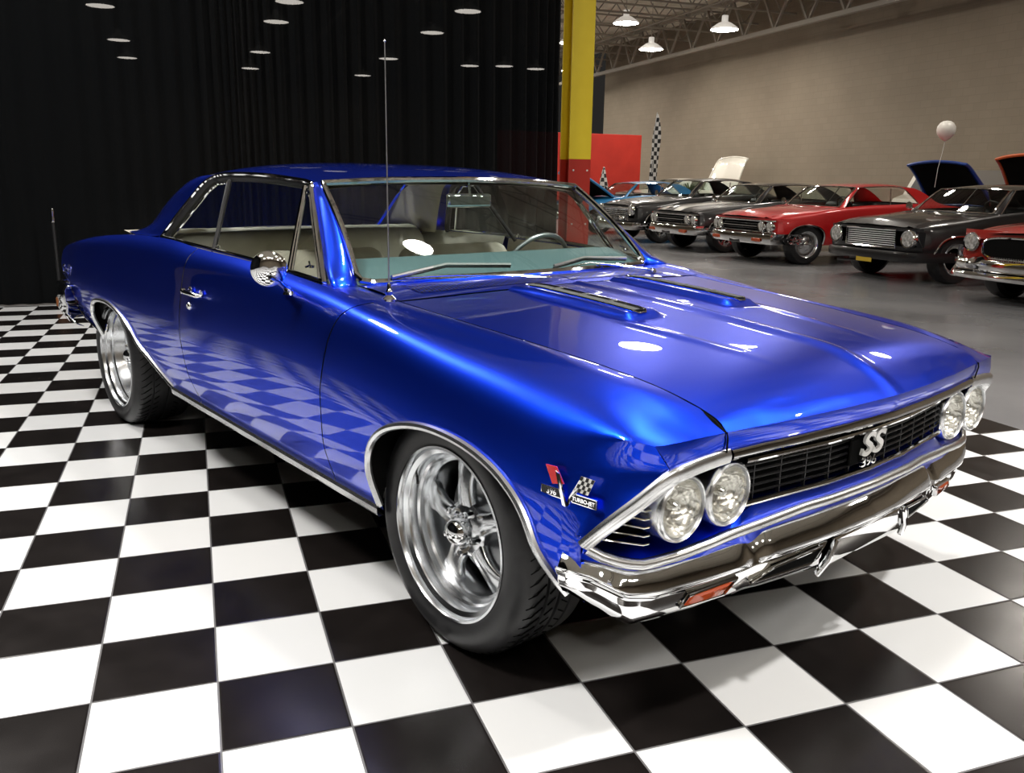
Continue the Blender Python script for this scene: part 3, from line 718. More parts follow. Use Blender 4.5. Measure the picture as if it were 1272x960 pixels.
# front bumper
def bumper():
    plan = cr([(.515, -.940), (.545, -.928), (.585, -.895), (.622, -.845), (.648, -.76), (.672, -.62), (.701, -.46), (.726, -.30), (.744, -.15), (.749, 0)], 12)
    plan = [tuple(p) for p in plan]; plan = plan + [(x, -y) for x, y in plan[::-1][1:]]
    G = []; n = len(plan)
    for i, (x, y) in enumerate(plan):
        a, c = plan[max(0, i - 1)], plan[min(n - 1, i + 1)]; t = np.array([c[0] - a[0], c[1] - a[1]]); t /= np.linalg.norm(t); nr = np.array([t[1], -t[0]])
        if nr[0] < 0 and abs(y) < .9: nr = -nr
        if abs(y) >= .9 and nr[1] * y < 0: nr = -nr
        a = abs(y); end = max(0, (a - .84) / .11) if x < .63 else 0
        zt = lin([0, .2, .42, .455, .62, .75, .82, .88, .95], [.472, .471, .464, .452, .446, .446, .454, .470, .476])(a) ; zt = zt + (.03 * min(1, (.55 - x) / .1) if (x < .55) else 0) * .3
        zl = lin([0, .2, .45, .62, .76, .83, .90, .95], [.402, .399, .386, .374, .374, .388, .432, .444])(a)
        zl2 = zl - .012; bot = lin([0, .45, .62, .80, .87, .93, .95], [.300, .300, .290, .296, .335, .372, .378])(a)
        dent = -.013 * math.exp(-((a - .455) / .030)**2); mid = (zt + zl) / 2
        prof = [(-.090, zt - .012), (-.076, zt + .004), (-.058, zt + .008), (-.042, zt + .003), (-.026, zt - .011), (-.013, zt - .026), (-.004, zt - .041), (.002, zl + .014), (.003, zl + .006), (-.002, zl), (-.009, zl - .003), (-.011, zl2), (-.012, zl2 - .012), (-.017, (zl2 + bot) / 2), (-.026, bot + .020), (-.038, bot + .005), (-.055, bot), (-.10, bot + .006)]
        G.append([(x + nr[0] * (o_ + dent * (1 if z > zl else .3)), y + nr[1] * (o_ + dent * (1 if z > zl else .3)), z) for o_, z in prof])
    return plan, G
plan, GB = bumper()
BU = empty('front_bumper'); BU.parent = CAR
b = MB(); b.grid(GB); b.build('bumper_bar', 'chrome', BU, solid=.003, angle=60)
def bump_face(y, z):      # point on the lower face at given |y|, z
    best = min(range(len(plan)), key=lambda i: abs(plan[i][1] - y) + (10 if plan[i][0] < .45 else 0)); r = GB[best]
    zs = [p[2] for p in r[-8:-3]]; x_ = np.interp(-z, [-q for q in zs], [p[0] for p in r[-8:-3]]); return float(x_)
for s in (-1, 1):
    b = MB(); pts = [(-.675, .326), (-.655, .352), (-.510, .362), (-.54, .326)]
    fr = [(bump_face(p[0], p[1]) + .004, p[0] if s < 0 else -p[0], p[1]) for p in pts]
    cen = np.mean(fr, axis=0)
    b.tube([tuple(p) for p in fr], .005, 8, closed=True, up=(1, 0, 0)); b.build('turn_signal_frame', 'chrome', BU)
    b = MB(); ins = [tuple(cen + (np.array(p) - cen) * .93 + np.array([.0015, 0, 0])) for p in fr]; outp = [tuple(cen + (np.array(p) - cen) * .55 + np.array([.010, 0, 0])) for p in fr]
    b.add(ins + outp, [(4, 5, 6, 7), (0, 1, 5, 4), (1, 2, 6, 5), (2, 3, 7, 6), (3, 0, 4, 7)]); b.build('turn_signal_lens', 'amber', BU)
    # open slot between turn signal and plate recess
    sl = [(-.455, .334), (-.395, .364), (-.222, .380), (-.252, .340)]
    fr = [(bump_face(p[0], p[1]) + .006, p[0] if s < 0 else -p[0], p[1]) for p in sl]
    b = MB(); b.add(fr, [(0, 1, 2, 3)]); b.build('air_slot', 'void', BU, smooth=False)
    b = MB(); b.tube([tuple(p) for p in fr], .0045, 8, closed=True, up=(1, 0, 0)); b.build('slot_frame', 'chrome', BU)
# plate recess in the middle
b = MB(); G = []
for y in np.linspace(-.185, .185, 9): G.append([(.735, y, .392), (.738, y, .386), (.735, y, .335), (.728, y, .318), (.700, y, .300), (.66, y, .297)])
b.grid(G); b.build('plate_recess', 'chrome', BU, angle=25)
for s in (-1, 1):
    b = MB(); b.tube([(.742, s * .178, .392), (.738, s * .20, .34), (.722, s * .222, .300)], .009, 8); b.build('recess_rib', 'chrome', BU)
def cowl_mesh():
    m = paint('slotted_cowl_mesh', (0.006, 0.060, 0.92), 1.0, .335, False); tc = N(m, 'ShaderNodeTexCoord'); mp = N(m, 'ShaderNodeMapping'); mp.inputs['Scale'].default_value = (34, 40, 1); mp.inputs['Rotation'].default_value = (0, 0, .25)
    ck = N(m, 'ShaderNodeTexBrick'); ck.inputs['Scale'].default_value = 1; ck.inputs['Brick Width'].default_value = 1.0; ck.inputs['Row Height'].default_value = .5; ck.inputs['Mortar Size'].default_value = .14; ck.inputs['Mortar Smooth'].default_value = .1
    ck.inputs['Color1'].default_value = (.002, .002, .004, 1); ck.inputs['Color2'].default_value = (.002, .002, .004, 1); ck.inputs['Mortar'].default_value = (.008, .06, .85, 1)
    L(m, tc.outputs['Object'], mp.inputs[0]); L(m, mp.outputs[0], ck.inputs[0]); L(m, ck.outputs[0], P(m).inputs['Base Color']); L(m, ck.outputs[1], P(m).inputs['Coat Weight']); return m
M['cowl_mesh'] = cowl_mesh()
# cowl
b = MB(); G = []
for v in np.linspace(-1, 1, 41):
    y = v * .703; xf = -.46 + .055 * (1 - v * v); zf = .905 + .018 * (1 - v * v); xw = -.715 + .135 * (1 - v * v); zw = .927 + .012 * (1 - v * v)
    G.append([(xf + (xw - xf) * t, y, zf + (zw - zf) * t + .006 * math.sin(PI * t)) for t in (0, .2, .4, .6, .8, 1)])
b.grid(G); cowl = b.build('cowl_panel', 'blue', CAR)
def cowl_pt(v, t, dz=0):
    y = v * .703; xf = -.46 + .055 * (1 - v * v); zf = .905 + .018 * (1 - v * v); xw = -.715 + .135 * (1 - v * v); zw = .927 + .012 * (1 - v * v)
    return (xf + (xw - xf) * t, y, zf + (zw - zf) * t + .006 * math.sin(PI * t) + dz)
for s0, s1 in ((-.86, -.12), (.0, .80)):
    b = MB(); b.grid([[cowl_pt(v, t, .0016) for t in (.20, .35, .50, .62)] for v in np.linspace(s0, s1, 20)]); cv = b.build('cowl_vent', 'cowl_mesh', cowl)
for s in (-1, 1):    # cowl corner between fender top, door and pillar foot
    b = MB(); G = []
    for x in np.linspace(-.46, -.745, 9):
        t = (x + .46) / -.285; zc = zC(min(x, -.45)) ; zi = .905 + .022 * t
        G.append([(x, s * (.703 + (yC(x) - .001 - .703) * k), zi + (zc - zi) * k + .004 * math.sin(PI * k)) for k in (0, .25, .5, .75, 1)])
    b.grid(G); b.build('cowl_corner', 'blue', CAR)
# windscreen surface
def wsp(v, t):   # v -1..1 across, t 0 base .. 1 header
    v_ = abs(v); bx, by, bz = -.715 + .135 * (1 - v_**2), .700 * v, .930 + .012 * (1 - v_**2)
    tx, ty, tz = -1.085 + .060 * (1 - v_**2), .622 * v, 1.246 + .020 * (1 - v_**2)
    return (bx + (tx - bx) * t + .018 * math.sin(PI * t), by + (ty - by) * t, bz + (tz - bz) * t + .010 * math.sin(PI * t))
b = MB(); b.grid([[wsp(v, t) for t in np.linspace(0, 1, 9)] for v in np.linspace(-1, 1, 33)]); b.build('windshield', 'glass_ws', CAR)
loop = [wsp(v, -.0) for v in np.linspace(-.93, .93, 29)] + [wsp(.985, .025), wsp(1, .08)] + [wsp(1, t) for t in np.linspace(.14, .97, 12)] + [wsp(v, 1) for v in np.linspace(1, -1, 29)] + [wsp(-1, t) for t in np.linspace(.97, .14, 12)] + [wsp(-1, .08), wsp(-.985, .025)]
b = MB(); b.tube([(p[0] + .004, p[1], p[2] + .003) for p in loop], .0115, 8, closed=True); b.build('windshield_molding', 'chrome', CAR)
# roof
EX = [-1.085, -1.3, -1.53, -1.75, -1.92, -2.04, -2.16, -2.30, -2.40]
zE = pchip(EX, [1.250, 1.264, 1.276, 1.279, 1.278, 1.276, 1.268, 1.252, 1.235]); yE = pchip(EX, [.632, .634, .636, .638, .636, .632, .625, .618, .614])
zR = pchip([-1.02, -1.2, -1.5, -1.8, -2.0, -2.2, -2.35, -2.42], [1.276, 1.304, 1.327, 1.334, 1.331, 1.316, 1.292, 1.275])
b = MB(); G = []
for u in np.linspace(0, 1, 34):
    row = []
    for s in np.linspace(-1, 1, 33):
        x0 = -1.088 + .062 * (1 - s * s); x1 = -2.30 - .08 * (1 - s * s); x = x0 + (x1 - x0) * u
        e, yy_, r_ = zE(x), yE(x), zR(min(x, -1.02)); k = (1 - abs(s)**3.2); zz = e + (r_ - e) * k
        if u < .2: zz = zz - 0
        row.append((x, yy_ * s, zz))
    G.append(row)
b.grid(G); roof = b.build('roof', 'blue', CAR)
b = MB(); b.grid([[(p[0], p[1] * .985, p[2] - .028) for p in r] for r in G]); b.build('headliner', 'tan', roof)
# C pillars
Fp = cr([(-1.90, .637, 1.279), (-2.00, .650, 1.264), (-2.075, .668, 1.232), (-2.145, .70, 1.166), (-2.225, .742, 1.085), (-2.300, .785, 1.000), (-2.33, .80, .985)], 4)
Bp = cr([(-2.30, .612, 1.262), (-2.40, .622, 1.236), (-2.54, .640, 1.178), (-2.68, .655, 1.105), (-2.80, .672, 1.03), (-2.93, .70, .992), (-3.05, .72, .985)], 4)
Tp = cr([(-1.9, .638, 1.281), (-2.04, .632, 1.276), (-2.16, .625, 1.268), (-2.30, .617, 1.253)], 8)
for s in (-1, 1):
    b = MB(); G = []
    for f, bb in zip(rs(Fp, 22), rs(Bp, 22)):
        f, bb = np.array(f), np.array(bb); G.append([tuple((f + (bb - f) * t) * np.array([1, s, 1]) + np.array([0, s * .020 * math.sin(PI * t), 0])) for t in np.linspace(0, 1, 9)])
    b.grid(G)
    b.build('roof_pillar', 'blue', CAR)
    b = MB(); G = []
    for f, bb in zip(rs(Fp, 22), rs(Bp, 22)):
        f, bb = np.array(f), np.array(bb); G.append([tuple((f + (bb - f) * t) * np.array([1, s, 1]) - np.array([0, s * .045, .01])) for t in np.linspace(0.03, .93, 7)])
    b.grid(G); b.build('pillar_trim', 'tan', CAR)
# rear window set between the pillars
def rw(v, t): return (-2.37 - .08 * (1 - v * v) - .42 * t, (.590 + .045 * t) * v, 1.262 + .015 * (1 - v * v) - .285 * t)
b = MB(); b.grid([[rw(v, t) for t in np.linspace(0, 1, 6)] for v in np.linspace(-1, 1, 17)]); b.build('rear_window', 'glass', CAR)
loop = [rw(v, 0.02) for v in np.linspace(-.97, .97, 17)] + [rw(.99, t) for t in np.linspace(.06, .94, 8)] + [rw(v, .99) for v in np.linspace(.97, -.97, 17)] + [rw(-.99, t) for t in np.linspace(.94, .06, 8)]
b = MB(); b.tube(loop, .010, 8, closed=True); b.build('rear_window_molding', 'chrome', CAR)
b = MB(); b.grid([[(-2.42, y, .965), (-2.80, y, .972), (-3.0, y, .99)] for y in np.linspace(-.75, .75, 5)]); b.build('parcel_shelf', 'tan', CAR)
# A pillars
for s in (-1, 1):
    b = MB(); G = []
    for t in np.linspace(0, 1, 14):
        i_ = np.array(wsp(s, max(.0, t))); o_ = np.array([-.735 + (-1.135 + .735) * t, s * (.800 + (.634 - .800) * t), .930 + (1.250 - .930) * t + .010 * math.sin(PI * t)])
        fl = max(0, 1 - t / .16)**2; i_ = i_ + np.array([.02 * fl, s * .012 * fl, -.012 * fl]); o_ = o_ + np.array([.07 * fl, s * .012 * fl, -.006 * fl])
        m = (i_ + o_) / 2 + np.array([.012, s * .006, .006]); G.append([tuple(i_), tuple(i_ * .5 + m * .5 + np.array([.002, 0, .002])), tuple(m), tuple(m * .5 + o_ * .5), tuple(o_)])
    b.grid(G); b.build('windshield_pillar', 'blue', CAR, solid=.012)
# drip rail / window surround moldings, side glass
def sp3(p, s): return (p[0], p[1] * s, p[2])
rail = cr([(-.745, .806, .936), (-.90, .742, 1.062), (-1.10, .655, 1.222), (-1.135, .640, 1.249), (-1.3, .640, 1.263), (-1.53, .643, 1.275), (-1.75, .645, 1.278), (-1.92, .646, 1.275), (-2.01, .657, 1.260), (-2.085, .675, 1.228), (-2.15, .708, 1.165), (-2.228, .748, 1.085), (-2.29, .785, 1.01), (-2.298, .795, .992)], 5)
belt = cr([(-.745, .806, .936), (-.98, .822, .953), (-1.262, .828, .973), (-1.6, .828, .983), (-1.9, .822, .990), (-2.298, .800, .995)], 6)
for s in (-1, 1):
    b = MB(); b.tube([sp3(p, s) for p in rail[9:]], .0085, 8); b.build('drip_rail_molding', 'chrome', CAR)
    b = MB(); b.tube([sp3(p, s) for p in rail[:14]], .0095, 8); b.build('pillar_molding', 'chrome', CAR)
    b = MB(); b.tube([(p[0], s * (p[1] - .006), p[2] + .002) for p in belt], .0075, 8); b.build('belt_molding', 'chrome', CAR)
    # weather strip ring just inside the rail
    ring = [(p[0] + (.03 if p[0] < -1.98 else 0), s * (p[1] - .012), p[2] - (.016 if p[0] > -2.0 else .004)) for p in rail[9:]]
    b = MB(); b.tube(ring, .016, 8); b.build('weather_strip', 'gasket', CAR)
    def gp(x, z): return (x, s * (.805 - (z - .95) * .53), z)
    # vent window
    ve = [(-.775, .948), (-1.085, 1.205), (-1.135, 1.222), (-.985, .956)]
    b = MB(); b.add([gp(*p) for p in ve], [(0, 1, 2, 3)]); b.build('vent_window', 'glass', CAR, smooth=False)
    b = MB(); b.tube([gp(*p) for p in ve], .0065, 8, closed=True); b.build('vent_window_frame', 'chrome', CAR)
    b = MB(); b.tube([gp(-.998, .95), gp(-1.152, 1.235)], .010, 8); b.build('window_channel', 'chrome', CAR)
    b = MB(); dg = [(-1.0, .953), (-1.155, 1.245), (-1.4, 1.25), (-1.84, 1.245), (-1.69, .975)]
    b.add([gp(*p) for p in dg], [(0, 1, 2, 3, 4)]); b.build('door_window', 'glass', CAR, smooth=False)
    b = MB(); b.tube([gp(-1.69, .965), gp(-1.845, 1.250)], .010, 8); b.build('window_divider', 'gasket', CAR)
    b = MB(); b.tube([gp(-1.703, .965), gp(-1.86, 1.240)], .004, 8); b.build('window_edge_trim', 'steel', CAR)
    b = MB(); qg = [(-1.70, .975), (-1.855, 1.242), (-1.955, 1.236), (-2.02, 1.20), (-2.20, 1.0), (-2.21, .985)]
    b.add([gp(*p) for p in qg], [tuple(range(6))]); b.build('quarter_window', 'glass', CAR, smooth=False)
    b = MB(); b.tube([gp(-1.86, 1.240), gp(-1.955, 1.236), gp(-2.02, 1.20), gp(-2.11, 1.10), gp(-2.20, .995)], .005, 8); b.build('quarter_window_frame', 'chrome', CAR)
    b = MB(); b.lathe([(.008, 0), (.009, .012), (.001, .016)], gp(-1.66, .985), 'z', 10); b.build('lock_knob', 'chrome', CAR)
    b = MB(); b.tube([gp(-.90, .975), (gp(-.90, .975)[0], s * .775, .980), (-.925, s * .765, .99)], .004, 8); b.lathe([(.010, 0), (.010, .008), (.001, .010)], (-.90, s * .77, .972), 'z', 12); b.build('vent_latch', 'chrome', CAR)
    # wheel arch and sill moldings
    for A, nm in ((_fs, 'front'), (_rs, 'rear')): arch_molding(A, CAR).build('wheel_arch_molding', 'trim', CAR)
    if s == 1:
        for o_ in [o for o in CAR.children if o.name.startswith('wheel_arch_molding')][-2:]:
            for v_ in o_.data.vertices: v_.co.y *= -1
            o_.data.flip_normals()
    b = MB(); G = []
    for x in np.linspace(-1.985, -.285, 24):
        zb = zb0(x); G.append([(x, s * (.878 + o_), zb + z) for o_, z in ((.0, -.012), (.020, -.012), (.026, -.004), (.027, .012), (.022, .022), (.010, .024))])
    b.grid(G); b.build('rocker_molding', 'trim', CAR, angle=25)
    b = MB(); b.tube([(x, s * (ySide(x, zb0(x) + .012) + .004), zb0(x) + .006) for x in np.linspace(-3.80, -3.10, 12)], .008, 8); b.build('rear_sill_molding', 'chrome', CAR)
# door handles, lock, mirror, antenna
for k, s in enumerate((-1, 1)):
    y = s * (ySide(-1.6, .80) + .0); dr = doors[k]
    H = empty('door_handle', (-1.60, y, .822)); H.parent = dr
    b = MB(); b.lathe([(.001, .003), (.020, .002), (.022, 0), (.02, -.003)], (-.055, 0, 0), 'y', 16); b.lathe([(.001, .003), (.016, .002), (.018, 0)], (.055, 0, 0), 'y', 16)
    b.tube([(-.075, s * .004, .0), (-.06, s * .026, .002), (-.02, s * .034, .003), (.03, s * .032, .001), (.062, s * .022, -.002), (.07, s * .004, -.003)], [.008, .011, .010, .008, .010, .007], 10)
    b.build('grip', 'chrome', H)
    b = MB(); b.lathe([(.001, s * .024), (.011, s * .022), (.012, s * .008)], (-.058, s * .014, .004), 'y', 14); b.build('push_button', 'chrome', H)
    b = MB(); b.lathe([(.001, s * .010), (.009, s * .010), (.015, s * .005), (.016, 0)], (-1.66, s * ySide(-1.66, .765), .765), 'y', 18); b.build('key_lock', 'chrome', dr)
MR = empty('side_mirror'); MR.parent = doors[0]
c0 = Vector((-.760, -.985, .990)); d0 = Vector((-.90, .34, .10)).normalized()
Rm = d0.to_track_quat('Z', 'Y').to_matrix()
b = MB(); b.lathe([(.001, -.020), (.022, -.0185), (.042, -.013), (.052, -.004), (.056, .004), (.054, .010), (.052, .010)], c0, 'z', 40, R=Rm); b.build('mirror_head', 'chrome', MR)
b = MB(); b.lathe([(.052, .008), (.001, .0085)], c0, 'z', 40, R=Rm); b.build('mirror_glass', 'chrome', MR)
b = MB(); b.tube([c0 - d0 * .022 + Vector((0, .0, -.02)), (-.748, -.965, .955), (-.79, -.93, .935), (-.835, -.895, .917), (-.86, -.875, .908)], [.009, .009, .010, .013, .010], 10, flat=.8); b.lathe([(.001, .004), (.02, .0), (.024, -.01)], (-.845, -.878, .906), 'z', 16); b.build('mirror_arm', 'chrome', MR)
AN = empty('antenna'); AN.parent = CAR
b = MB(); b.lathe([(.022, -.004), (.022, .004), (.016, .010), (.010, .016), (.012, .026), (.007, .034), (.006, .05), (.001, .052)], (-.47, -.735, .908), 'z', 18); b.build('antenna_base', 'chrome', AN)
b = MB(); b.tube([(-.47, -.735, .95), (-.473, -.733, 1.3), (-.478, -.730, 1.648)], [.0026, .002, .0016], 6); b.lathe([(.001, -.004), (.004, 0), (.001, .004)], (-.478, -.730, 1.650), 'z', 8); b.build('antenna_mast', 'steel', AN)
# hood vents (black grilles with chrome rims set in the scoops)
def vent(s):
    V = empty('hood_vent'); V.parent = hood
    def vp(x, y): return (x, s * y, hood_z(x, y, .68, 0) + .002)
    ring = []
    x0, x1, yi, yo = -.375, .10, .215, .268
    for x in np.linspace(x0, x1, 14): ring.append(vp(x, yi))
    ring += [vp(x1 + .012, yi + .012), vp(x1 + .012, yo - .012)]
    for x in np.linspace(x1, x0, 14): ring.append(vp(x, yo))
    ring += [vp(x0 - .010, yo - .008), vp(x0 - .010, yi + .008)]
    b = MB(); b.tube(ring, .0034, 8, closed=True); b.build('vent_rim', 'chrome', V)
    b = MB(); b.grid([[tuple(Vector(vp(x, y)) + Vector((0, 0, .001))) for y in (yi, (yi + yo) / 2, yo)] for x in np.linspace(x0 - .006, x1 + .006, 16)]); b.build('vent_floor', 'void', V)
    b = MB()
    for y in np.linspace(yi + .026, yo - .006, 4): b.tube([tuple(Vector(vp(x, y)) + Vector((0, 0, .002))) for x in np.linspace(x0, x1, 14)], .0019, 5)
    b.build('vent_louvres', 'vent_grey', V)
    b = MB()
    for x in np.linspace(x0, x1, 5)[1:-1]: b.tube([tuple(Vector(vp(x, y)) + Vector((0, 0, .001))) for y in (yi, yo)], .0045, 6)
    b.build('vent_cross_bars', 'vent_grey', V)
vent(-1); vent(1)
# wipers
for s, piv, el, tip, bl in ((-1, (-.50, -.055, .925), (-.585, -.40, .955), (-.655, -.60, .950), [(-.625, -.63, .946), (-.70, -.36, .968), (-.66, -.10, .958)]), (1, (-.50, .50, .925), (-.62, .27, .962), (-.60, .12, .952), [(-.60, .06, .950), (-.655, .27, .968), (-.665, .52, .955)])):
    WP = empty('wiper'); WP.parent = CAR
    b = MB(); b.lathe([(.016, -.01), (.016, .008), (.010, .014), (.001, .015)], piv, 'z', 14); b.tube([(piv[0], piv[1], piv[2] + .008), (piv[0] - .03, piv[1] + (el[1] - piv[1]) * .3, piv[2] + .02), el, tip], [.009, .007, .0055, .004], 8, flat=.6); b.build('wiper_arm', 'chrome', WP)
    b = MB(); b.tube([Vector(p) + Vector((.004, 0, .012)) for p in bl], .005, 6, flat=1.4); b.build('wiper_blade', 'steel', WP)
    b = MB(); b.tube([Vector(p) + Vector((.002, 0, .004)) for p in bl], .004, 6); b.build('wiper_rubber', 'gasket', WP)
# fender badge: crossed flags over number plates
FB = empty('fender_badge', (.505, -(ySide(.505, .615) + .004), .608)); FB.parent = fenders[0]
FB.rotation_euler = (0, 0, .12)
def fbp(pts): return [(x, -d, z) for x, z, d in pts]
b = MB(); b.add(fbp([(-.012, -.028, .004), (.0, -.028, .007), (-.024, .042, .006), (-.034, .046, .004)]), [(0, 1, 2, 3)]); b.add(fbp([(-.010, -.028, .004), (.002, -.028, .007), (.038, .034, .006), (.030, .040, .004)]), [(0, 1, 2, 3)]); b.build('badge_v', 'chrome', FB, smooth=False, solid=.004)
b = MB(); b.add(fbp([(-.066, .052, .004), (-.034, .054, .006), (-.012, .020, .006), (-.046, .012, .004)]), [(0, 1, 2, 3)]); b.build('red_flag', 'emb_red', FB, smooth=False, solid=.003)
b = MB()
b.use('emb_white'); q = [np.array(p) for p in fbp([(.036, .050, .006), (.072, .048, .004), (.054, .010, .004), (.020, .012, .006)])]; b.add(q, [(0, 1, 2, 3)])
b.use('black')
for i in range(5):
    for j in range(4):
        if (i + j) % 2: continue
        def bl_(u, v): return q[0] * (1 - u) * (1 - v) + q[1] * u * (1 - v) + q[2] * u * v + q[3] * (1 - u) * v + np.array([0, -.0012, 0])
        b.add([bl_(i / 5, j / 4), bl_((i + 1) / 5, j / 4), bl_((i + 1) / 5, (j + 1) / 4), bl_(i / 5, (j + 1) / 4)], [(0, 1, 2, 3)])
b.build('checkered_flag', None, FB, smooth=False)
for x0, x1, tx in ((-.078, -.014, '396'), (.010, .078, 'TURBO-JET')):
    b = MB(); b.box(((x0 + x1) / 2, -.002, -.006), (x1 - x0, .004, .022)); b.build('badge_number_plate', 'chrome', FB, smooth=False)
    b = MB(); b.box(((x0 + x1) / 2, -.0045, -.006), (x1 - x0 - .005, .001, .017)); b.build('badge_plate_inlay', 'black', FB, smooth=False)
    text_mesh('badge_text', tx, .019 if tx == '396' else .0125, 'chrome', FB, Matrix.Translation(((x0 + x1) / 2, -.0058, -.006)) @ Matrix.Rotation(PI / 2, 4, 'X'), .0006, .0004)
text_mesh('rear_script', 'Chevelle', .075, 'chrome', CAR, Matrix.Translation((-3.62, -(ySide(-3.62, .73) + .004), .735)) @ Matrix.Rotation(-.03, 4, 'Z') @ Matrix.Rotation(PI / 2, 4, 'X'), .002, .001, .3)
# inner structure: wheel wells, under body, floor
for A in (_fs, _rs):
    al = [(p[0], p[2]) for p in A if p[2] > zb0(p[0]) - .004]
    for s in (-1, 1):
        b = MB(); b.grid([[(x, s * (ySide(x, z) - .004), z), (x, s * (ySide(x, z) - .012), z + .05), (x, s * .52, z + .08)] for x, z in al], flip=s < 0)
        b.add([(p[0], s * .52, p[1] + .08) for p in al], [tuple(range(len(al)))]); b.build('wheel_well', 'void', CAR)
b = MB(); b.box((-1.15, 0, .375), (1.6, 1.70, .05)); b.box((-1.7, 0, .43), (4.2, 1.0, .12)); b.box((.12, 0, .38), (.9, 1.0, .16)); b.build('underbody', 'void', CAR, smooth=False)
b = MB(); b.add([(-.55, y, z) for y, z in ((-.86, .36), (.86, .36), (.86, .87), (-.86, .87))], [(0, 1, 2, 3)]); b.build('firewall', 'void', CAR, smooth=False)
for k in (0, 1):
    s = (-1, 1)[k]; b = MB(); G = []
    for x in np.linspace(-1.75, -.58, 8): G.append([(x, s * .80, .40), (x, s * .79, .70), (x, s * .785, .90), (x, s * .80, zC(x) - .004)])
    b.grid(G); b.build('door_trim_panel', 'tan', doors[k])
    b = MB(); G = []
    for x in np.linspace(-2.55, -1.78, 8): G.append([(x, s * .78, .40), (x, s * .77, .90), (x, s * .80, .985)])
    b.grid(G); b.build('rear_side_trim', 'cream', CAR)
b = MB(); b.box((-1.6, 0, .41), (2.1, 1.56, .03)); b.build('cabin_floor', 'carpet', CAR, smooth=False)
# seats
def seat(name, x, y0, y1, ztop, mt, rake=.12, thick=.13, zc=.62):
    S_ = empty(name); S_.parent = CAR; n = 40
    def cush(P0, P1, th, nm, pl=0):
        G = []
        for i in range(n + 1):
            v = i / n; y = y0 + (y1 - y0) * v; e = min(1, min(v, 1 - v) * (y1 - y0) / .07); e = math.sqrt(max(0, 1 - (1 - e)**2)); row = []
            pleat = -.006 * abs(math.sin(PI * v * (y1 - y0) / .105))**.5 * 0 + (.005 * abs(math.cos(PI * v * (y1 - y0) / .11)) if pl else 0)
            for k in range(16):
                q = 2 * PI * k / 16; a = math.cos(q); c_ = math.sin(q)
                u_ = (abs(a)**.35) * (1 if a > 0 else -1); w_ = (abs(c_)**.7) * (1 if c_ > 0 else -1)
                p = (Vector(P0) + Vector(P1)) / 2 + (Vector(P1) - Vector(P0)) / 2 * u_ * (.86 + .14 * e); dd = (Vector(P1) - Vector(P0)).normalized(); nn = Vector((dd.z, 0, -dd.x))
                p = p + nn * w_ * (th / 2) * (.55 + .45 * e) + nn * (pleat if w_ > 0 else 0); row.append((p.x, y, p.z))
            G.append(row)
        b = MB(); b.grid(G, cv=True); b.f.append(tuple(range(16))); b.m.append(0); k0 = n * 16; b.f.append(tuple(range(k0, k0 + 16))[::-1]); b.m.append(0)
        b.build(nm, mt, S_, angle=70)
    cush((x + .10, 0, zc - .02), (x - rake, 0, ztop), thick, 'seat_back', 1)
    cush((x + .04, 0, zc - .08), (x + .56, 0, zc - .03), .16, 'seat_cushion', 1)
seat('rear_seat', -2.36, -.70, .70, 1.005, 'cream', .12, .15, .66)
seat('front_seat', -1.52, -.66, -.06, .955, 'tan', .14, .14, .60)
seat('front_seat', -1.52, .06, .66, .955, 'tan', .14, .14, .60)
# dashboard, wheel, mirror inside
b = MB(); G = []
for y in np.linspace(-.70, .70, 25):
    e = 1 if abs(y) < .66 else .8; bow = .10 * (1 - (y / .7)**2)
    G.append([(-.74 + bow, y, .925), (-.80 + bow * .6, y, .962 * e + .93 * (1 - e)), (-.88, y, .992 * e + .93 * (1 - e)), (-.96, y, .988 * e + .93 * (1 - e)), (-.99, y, .962), (-.985, y, .92), (-.96, y, .90), (-.95, y, .80), (-.93, y, .70)])
b.grid(G); b.build('dashboard', 'dash', CAR)
SW = empty('steering_wheel', (-1.12, .42, .875)); SW.parent = CAR; SW.rotation_euler = (0, -1.12, 0)
b = MB(); b.tube([(.185 * math.cos(q), .185 * math.sin(q), 0) for q in [2 * PI * k / 48 for k in range(48)]], .011, 10, closed=True); b.build('wheel_rim', 'steel', SW)
b = MB()
for q in (0.0, 2.1, 4.19): b.tube([(0, 0, -.03), (.10 * math.cos(q + PI), .10 * math.sin(q + PI), -.02), (.19 * math.cos(q + PI), .19 * math.sin(q + PI), 0)], .009, 8, flat=.4)
b.lathe([(.04, -.05), (.04, -.02), (.03, -.005), (.001, 0)], (0, 0, -.01), 'z', 24); b.build('wheel_spokes', 'chrome', SW)
b = MB(); b.tube([(0, 0, -.03), (0, 0, -.24)], .022, 12); b.build('steering_column', 'black', SW)
b = MB(); b.box((-1.04, 0, 1.188), (.022, .22, .055)); rv = b.build('rear_view_mirror', 'chrome', CAR, bevel=.012)
b = MB(); b.tube([(-1.03, 0, 1.20), (-1.045, 0, 1.262)], .006, 8); b.build('mirror_stem', 'chrome', rv)
